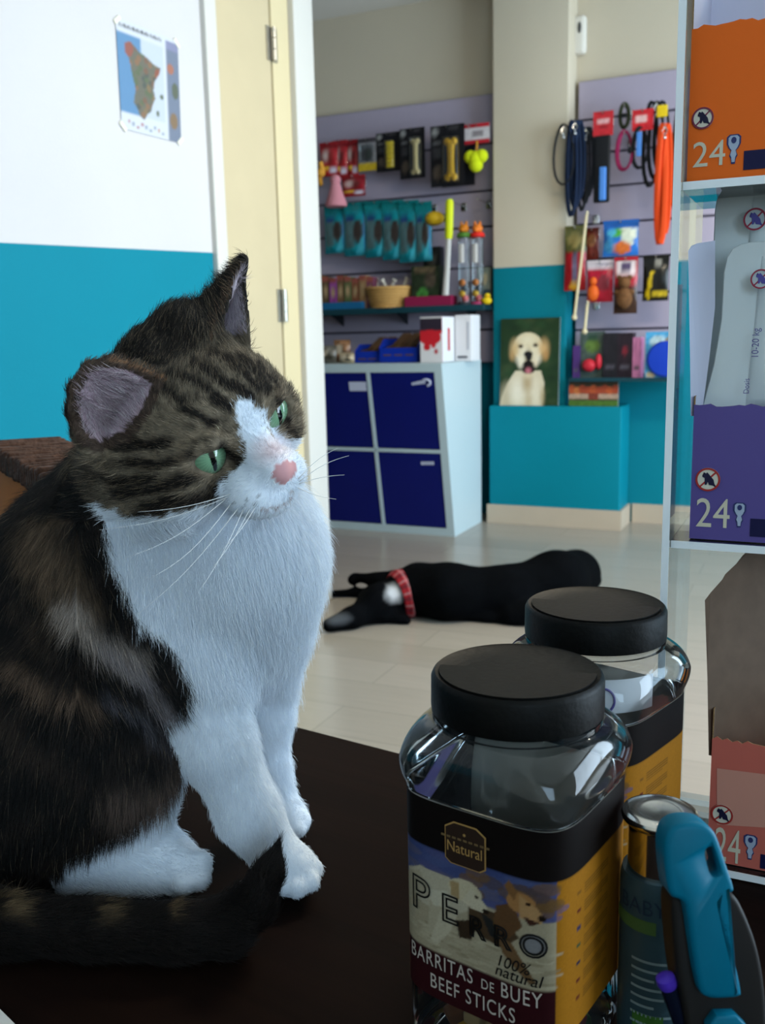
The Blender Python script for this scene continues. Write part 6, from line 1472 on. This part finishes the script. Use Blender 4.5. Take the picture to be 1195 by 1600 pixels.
def mesh_np(name, V, Fs, cols=None, mats=(), origin=None):
    me = bpy.data.meshes.new(name); me.vertices.add(len(V)); me.vertices.foreach_set('co', np.asarray(V, np.float32).ravel())
    me.loops.add(Fs.size); me.loops.foreach_set('vertex_index', Fs.ravel().astype(np.int32)); me.polygons.add(len(Fs))
    k = Fs.shape[1]; me.polygons.foreach_set('loop_start', np.arange(0, Fs.size, k, dtype=np.int32)); me.polygons.foreach_set('use_smooth', np.ones(len(Fs), bool))
    me.update(calc_edges=True); me.validate()
    for m in mats: me.materials.append(m)
    if cols is not None:
        ca = me.color_attributes.new('Col', 'FLOAT_COLOR', 'POINT'); ca.data.foreach_set('color', np.hstack([cols, np.ones((len(cols), 1))]).astype(np.float32).ravel())
    o = bpy.data.objects.new(name, me); COL.objects.link(o); return o
def face_frames(V, Fs):
    n_ = np.cross(V[Fs[:, 2]] - V[Fs[:, 0]], V[Fs[:, 3]] - V[Fs[:, 1]]); a = np.linalg.norm(n_, axis=1) / 2; return n_ / (2 * a[:, None] + 1e-15), a
FN, FA = face_frames(CV, CF)
VN = np.zeros_like(CV)
for i in range(4): np.add.at(VN, CF[:, i], FN * FA[:, None])
VN /= np.linalg.norm(VN, axis=1)[:, None] + 1e-15
CN_FLIP = 1.0 if np.mean(np.sum(VN * (CV - CV.mean(0)), 1)) > 0 else -1.0
if CN_FLIP < 0: CF = CF[:, ::-1]; VN = -VN; FN = -FN
CCOL, CREG = coat(CV, VN)
fur_skin = mat('cat_coat_skin', rough=.75, vcol=True, spec=.15)
WC = to_world(CV)
# (the camera-aligned frame is mirrored against the world's handedness or not; keep faces outward)
if np.linalg.det(CAMROT) < 0: CF = CF[:, ::-1]
cat = mesh_np('cat', WC, CF, CCOL, [fur_skin])
tag(cat, 'tabby and white cat sitting on the dark table, looking right', 'cat')

# --- eyes
def eye_ball(c, r, gaze, up, name, label):
    """ball with a green iris and a narrow upright pupil"""
    n = 40; P = []; Cc = []; Fs = []
    g = gaze / np.linalg.norm(gaze); s_ = np.cross(up, g); s_ /= np.linalg.norm(s_); u_ = np.cross(g, s_); m = n * 2
    for i in range(n + 1):
        th = (math.pi * .62) * i / n
        for k in range(m):
            ph = 2 * math.pi * k / m; x, y, z = math.sin(th) * math.cos(ph), math.sin(th) * math.sin(ph), math.cos(th); P.append(c + r * (x * s_ + y * u_ + z * g))
            rr = math.hypot(x, y); pup = (x / .12) ** 2 + (y / .62) ** 2 < 1
            if pup: q = srgb('#050606')
            elif rr < .80: q = srgb('#7da784') * (.52 + .6 * (1 - rr) + .10 * math.sin(ph * 23)) * (1 if rr < .70 else .35)
            else: q = srgb('#1a1512')
            Cc.append(np.clip(q, 0, 1))
    for i in range(n):
        for k in range(m): Fs.append((i * m + k, (i + 1) * m + k, (i + 1) * m + (k + 1) % m, i * m + (k + 1) % m))
    mb = MB(); mb.add(P, Fs, 0, Cc); o = mb.build(name, mat('eye_gloss', rough=.08, vcol=True, coat=1.0), cat, weld=True, auto=False); return o
upw = to_world(hp(0, 0, 1)) - to_world(hp(0, 0, 0))
for (x, y, z), sd in EYE:
    cc = to_world(hp(x - sd * .12, y - .86, z)); fw = to_world(hp(x + sd * .10, y + 1, z + .02)) - to_world(hp(x - sd * .12, y - .86, z))
    eye_ball(cc, 1.08 * HU, fw, upw, 'eye', '')
# --- whiskers
mb = MB()
wr = random.Random(3)
def whisk(a, b, sag):
    A, B = catP(*a), catP(*b); pts = [to_world(A + (B - A) * t + np.array([0, sag * math.sin(math.pi * t) , 0])) for t in np.linspace(0, 1, 9)]
    mb = MB(); mb.tube(pts, [.00026 * (1 - .75 * i / 8) for i in range(9)], 5); mb.build('whisker', mat('whisker_white', '#e8e8e8', .4), cat, auto=False)
for a, b, sg in (((352, 780, .486), (195, 872, .462), .004), ((360, 788, .486), (232, 905, .460), .005), ((372, 794, .485), (215, 960, .462), .004), ((380, 796, .485), (310, 925, .458), .003), ((390, 796, .484), (330, 890, .456), .002), ((398, 794, .484), (345, 860, .458), .002), ((358, 776, .487), (155, 828, .47), .003), ((366, 770, .487), (215, 800, .46), .002),
                 ((466, 748, .492), (528, 700, .50), -.002), ((468, 752, .492), (545, 712, .50), -.002), ((467, 756, .492), (538, 742, .50), -.001), ((465, 762, .492), (525, 780, .50), .001),): whisk(a, b, sg)

# --- fur
def fur(name, V, Fs, FNn, area, n, colfn, lenfn, dirfn, parent, radius, seed=1, bias=None):
    g = np.random.default_rng(seed); w = area * (1 if bias is None else bias); fi = g.choice(len(Fs), n, p=w / w.sum())
    a, b = g.random(n)[:, None], g.random(n)[:, None]; q = V[Fs[fi]]
    Pp = (q[:, 0] * (1 - a) + q[:, 1] * a) * (1 - b) + (q[:, 3] * (1 - a) + q[:, 2] * a) * b; N = FNn[fi]
    N = VN[Fs[fi, 0]] if V is CV else N
    col, reg = colfn(Pp, N, g); L = lenfn(Pp, reg, g); D_ = dirfn(Pp, N, reg)
    keep = L > 0; Pp, N, col, L, D_ = Pp[keep], N[keep], col[keep], L[keep], D_[keep]; n = len(Pp)
    D_ = D_ - np.sum(D_ * N, 1)[:, None] * N; D_ /= np.linalg.norm(D_, axis=1)[:, None] + 1e-9; D_ = D_ + g.normal(0, .16, D_.shape)
    lift = .22 + .16 * g.random(n)[:, None]; L = L[:, None]
    pts = np.stack([Pp - N * .0006, Pp + (D_ * .33 + N * lift * .45) * L, Pp + (D_ * .66 + N * lift * .72) * L, Pp + (D_ * 1.0 + N * lift * .80) * L], 1)
    W = to_world(pts.reshape(-1, 3)).astype(np.float32)
    cv = bpy.data.hair_curves.new(name); cv.add_curves([4] * n); cv.attributes['position'].data.foreach_set('vector', W.ravel())
    ra = cv.attributes.get('radius') or cv.attributes.new('radius', 'FLOAT', 'POINT'); ra.data.foreach_set('value', np.tile(np.array([1, .9, .6, .12], np.float32) * radius, n))
    ca = cv.attributes.new('Col', 'FLOAT_COLOR', 'CURVE'); ca.data.foreach_set('color', np.hstack([col, np.ones((n, 1))]).astype(np.float32).ravel())
    o = bpy.data.objects.new(name, cv); COL.objects.link(o); o.parent = parent
    m = bpy.data.materials.new(name + '_hair'); m.use_nodes = True; nt = m.node_tree; b_ = nt.nodes['Principled BSDF']; at = nt.nodes.new('ShaderNodeAttribute'); at.attribute_name = 'Col'
    nt.links.new(at.outputs['Color'], b_.inputs['Base Color']); b_.inputs['Roughness'].default_value = .55; b_.inputs['Specular IOR Level'].default_value = .25
    cv.materials.append(m); return o
def cat_col(P, N, g):
    c, r = coat(P, N, g.normal(0, 3.0, len(P))); f = np.exp(g.normal(0, 1, len(P)) * np.where(r == 2, .45, .28)); f[r == 1] = np.exp(g.normal(0, .06, (r == 1).sum()))
    # ticked guard hairs among the dark ones
    tk = (g.random(len(P)) < np.where(r == 2, .14, .02)) & ((r == 0) | (r == 2)); c = c * f[:, None]; c[tk] = c[tk] * .4 + .6 * srgb('#8d7a62'); lt = (r == 4) & (g.random(len(P)) < .35); c[lt] = srgb('#cfc4c8'); return np.clip(c, .002, 1), r
nose_pt = hp(0, 4.6, -.6)
def eye_near(P):
    d = np.full(len(P), 9.0)
    for (x, y, z), sd in EYE: 
        hl = head_local(P) - np.array([x, y + .1, z]); d = np.minimum(d, np.sqrt((hl[:, 0] / .94) ** 2 + (hl[:, 1] / 1.2) ** 2 + (hl[:, 2] / .60) ** 2))
    return d
def cat_len(P, r, g):
    hl = head_local(P); px = CX + F_PX * P[:, 0] / P[:, 2]; py = CY + F_PX * P[:, 1] / P[:, 2]
    L = np.full(len(P), .012); head = (hl[:, 1] > -5) & (hl[:, 2] > -3.6) & (np.abs(hl[:, 0]) < 6) & (py < 815)
    L[head] = .0060; L[head & (hl[:, 1] > 1.5)] = .0045; L[head & (hl[:, 1] > 3.0)] = .0028; L[(r == 5)] = 0; L[eye_near(P) < 1] = 0
    L[r == 4] = .006; L[(r == 4) & (px > 185) & (px < 260) & (py > 610)] = .013; near_e = (py < 715) & (px < 262) & (P[:, 2] < .506) & (r != 4); L[near_e] = .0032; L[(r == 1) & (py > 1080)] = .0055; L[(py > 1300) & (r == 1)] = .0035; L[(r == 1) & (((py > 1335) & (px > 265)) | ((px > 440) & (py > 1255)))] = .0020; L[(r == 3)] = .0075; L[(r == 3) & (px > 385)] = .005
    L[(r == 1) & ~head & (py < 1060)] = .0095
    return L * (.65 + .6 * g.random(len(P)))
def cat_dir(P, N, r):
    hl = head_local(P); px = CX + F_PX * P[:, 0] / P[:, 2]; py = CY + F_PX * P[:, 1] / P[:, 2]
    D_ = np.tile(np.array([.22, 1.0, .05]), (len(P), 1)); D_[r == 0] = (-.10, 1.0, .12)
    edge = (r == 0) & (px > 120) & (py < 1130); D_[edge] = (.45, .9, 0)
    D_[(r == 1) & (px < 340) & (py > 1250)] = (.9, .35, 0)
    head = (hl[:, 1] > -5) & (hl[:, 2] > -3.4) & (py < 812); v = P - nose_pt; D_[head] = v[head] / (np.linalg.norm(v[head], axis=1)[:, None] + 1e-9)
    ear = (hl[:, 2] > 3.2) & head; e = catP(300, 380, .50) - P; D_[ear] = e[ear] / np.linalg.norm(e[ear], axis=1)[:, None]
    D_[r == 4] = (-.5, -.5, -.3); D_[(r == 4) & (px > 300)] = (.2, -1, 0)
    t = r == 3; D_[t] = (.98, -.1, -.05); t2 = t & (px > 385); D_[t2] = (.35, -1, 0)
    return D_
facing = np.clip(-(FN[:, 2]) + .35, .06, 1.0)
fur('fur', CV, CF, FN, FA, 230000, cat_col, cat_len, cat_dir, cat, .000085, 1, facing)['label'] = 'short tabby and white fur'

# ================================================================== THE DOG asleep on the floor
dg = Field((-.32, .06, 3.05), (1.10, .62, 4.55), .009)
def gz(px, py, r, lift=0.0):
    d = 3.5
    for _ in range(20): d = depth_on(px, py, r / F_PX * d + lift)
    return d
def DC(a, b, k=.05, lift=0.0):
    da, db = gz(a[0], a[1], a[2], lift), gz(b[0], b[1], b[2], lift); dg.cone(catP(a[0], a[1], da), catP(b[0], b[1], db), rp(a[2], da), rp(b[2], db), k)
DC((655, 921, 40), (700, 925, 42)); DC((700, 925, 42), (790, 925, 38)); DC((790, 925, 38), (868, 908, 44)); DC((868, 908, 44), (900, 896, 38)); DC((905, 903, 27), (926, 906, 14), .04)
DC((605, 936, 27), (655, 921, 38), .04)                    # neck
DC((588, 942, 30), (604, 936, 28), .03); DC((584, 950, 23), (548, 966, 17), .03); DC((548, 966, 17), (514, 977, 11.5), .02); DC((575, 938, 17), (592, 930, 20), .02)
DC((604, 962, 12), (638, 971, 5.5), .02); DC((612, 956, 10), (634, 966, 7), .02)   # near ear on the floor
DC((556, 902, 7), (592, 906, 11), .02, .06); DC((592, 906, 11), (630, 905, 18), .03, .05); DC((550, 906, 8), (560, 902, 7), .02, .05)
DC((512, 928, 5.5), (555, 926, 7), .02); DC((555, 926, 7), (600, 928, 12), .02)
DC((690, 958, 9), (760, 966, 7), .02); DC((760, 966, 7), (815, 971, 6), .02); DC((800, 962, 14), (850, 955, 22), .04); DC((800, 966, 9), (740, 962, 6), .02)
zq = np.meshgrid(*dg.ax, indexing='ij', sparse=True)
dg.D = np.maximum(dg.D, -((CAM[2] + zq[0] * CAMROT[0, 2] + zq[1] * CAMROT[1, 2] + zq[2] * CAMROT[2, 2]) - .001).astype(np.float32))
dg.D[0] = dg.D[-1] = 1; dg.D[:, 0] = dg.D[:, -1] = 1; dg.D[:, :, 0] = dg.D[:, :, -1] = 1
DV, DF = dg.skin(2); del dg.D
fn_, fa_ = face_frames(DV, DF)
if CN_FLIP < 0: DF = DF[:, ::-1]
if np.linalg.det(CAMROT) < 0: DF = DF[:, ::-1]
dpx = CX + F_PX * DV[:, 0] / DV[:, 2]; dpy = CY + F_PX * DV[:, 1] / DV[:, 2]
dcol = np.tile(srgb('#050608'), (len(DV), 1)) * (1 + .5 * (vnoise(DV, 30, 5) - .5))[:, None]
def dmix(m, c):
    global dcol
    m = np.clip(m, 0, 1)[:, None]; dcol = dcol * (1 - m) + m * srgb(c)
nz = (vnoise(DV, 45, 6) - .5) * 10
dmix(1.6 - np.hypot((dpx - 527 + nz) / 17, (dpy - 966) / 9), '#45484c'); dmix(1.5 - np.hypot((dpx - 617 + nz) / 13, (dpy - 926) / 13), '#a9acb0'); dmix(1.6 - np.hypot((dpx - 501) / 4.5, (dpy - 980) / 5), '#08080a')
dog = mesh_np('dog', to_world(DV), DF, dcol, [mat('black_dog_coat', rough=.9, vcol=True, spec=.03, bump=.25, bscale=90)])
tag(dog, 'black dog with a grey muzzle lying asleep on the pale floor', 'dog')
# plaid collar round the neck
na, nb = catP(600, 938, gz(604, 938, 28)), catP(652, 921, gz(652, 921, 38)); nc = na * .48 + nb * .52; ax_ = (nb - na) / np.linalg.norm(nb - na)
s1 = np.cross(ax_, [0, 1, 0]); s1 /= np.linalg.norm(s1); s2 = np.cross(ax_, s1)
red_, dkr, wht = srgb('#a01c26'), srgb('#301620'), srgb('#a89a9c')
def colband(a, b):
    an = 2 * math.pi * a; rr = .080 + .008 * math.sin(math.pi * b) + .010 * b; q = nc + ax_ * ((b - .5) * .045) + s1 * (math.cos(an) * rr) + s2 * (math.sin(an) * rr); w = to_world(q[None])[0]; w[2] = max(w[2], .0022); return tuple(w)
def colplaid(a, b):
    k = int(a * 72) % 6; j = int(b * 7.99)
    c = red_ * .9
    if k in (0, 1): c = c * .45 + dkr * .55
    if j in (2, 5): c = c * .5 + dkr * .5
    if k == 4 or j == 4: c = c * .65 + wht * .35
    return c
mb = MB(); mb.grid(colband, 144, 8, 0, colplaid); cl = mb.build('collar', mat('plaid_cloth', rough=.8, vcol=True), dog, auto=False); cl['label'] = 'red plaid collar'
md = cl.modifiers.new('thick', 'SOLIDIFY'); md.thickness = .004; md.offset = 1
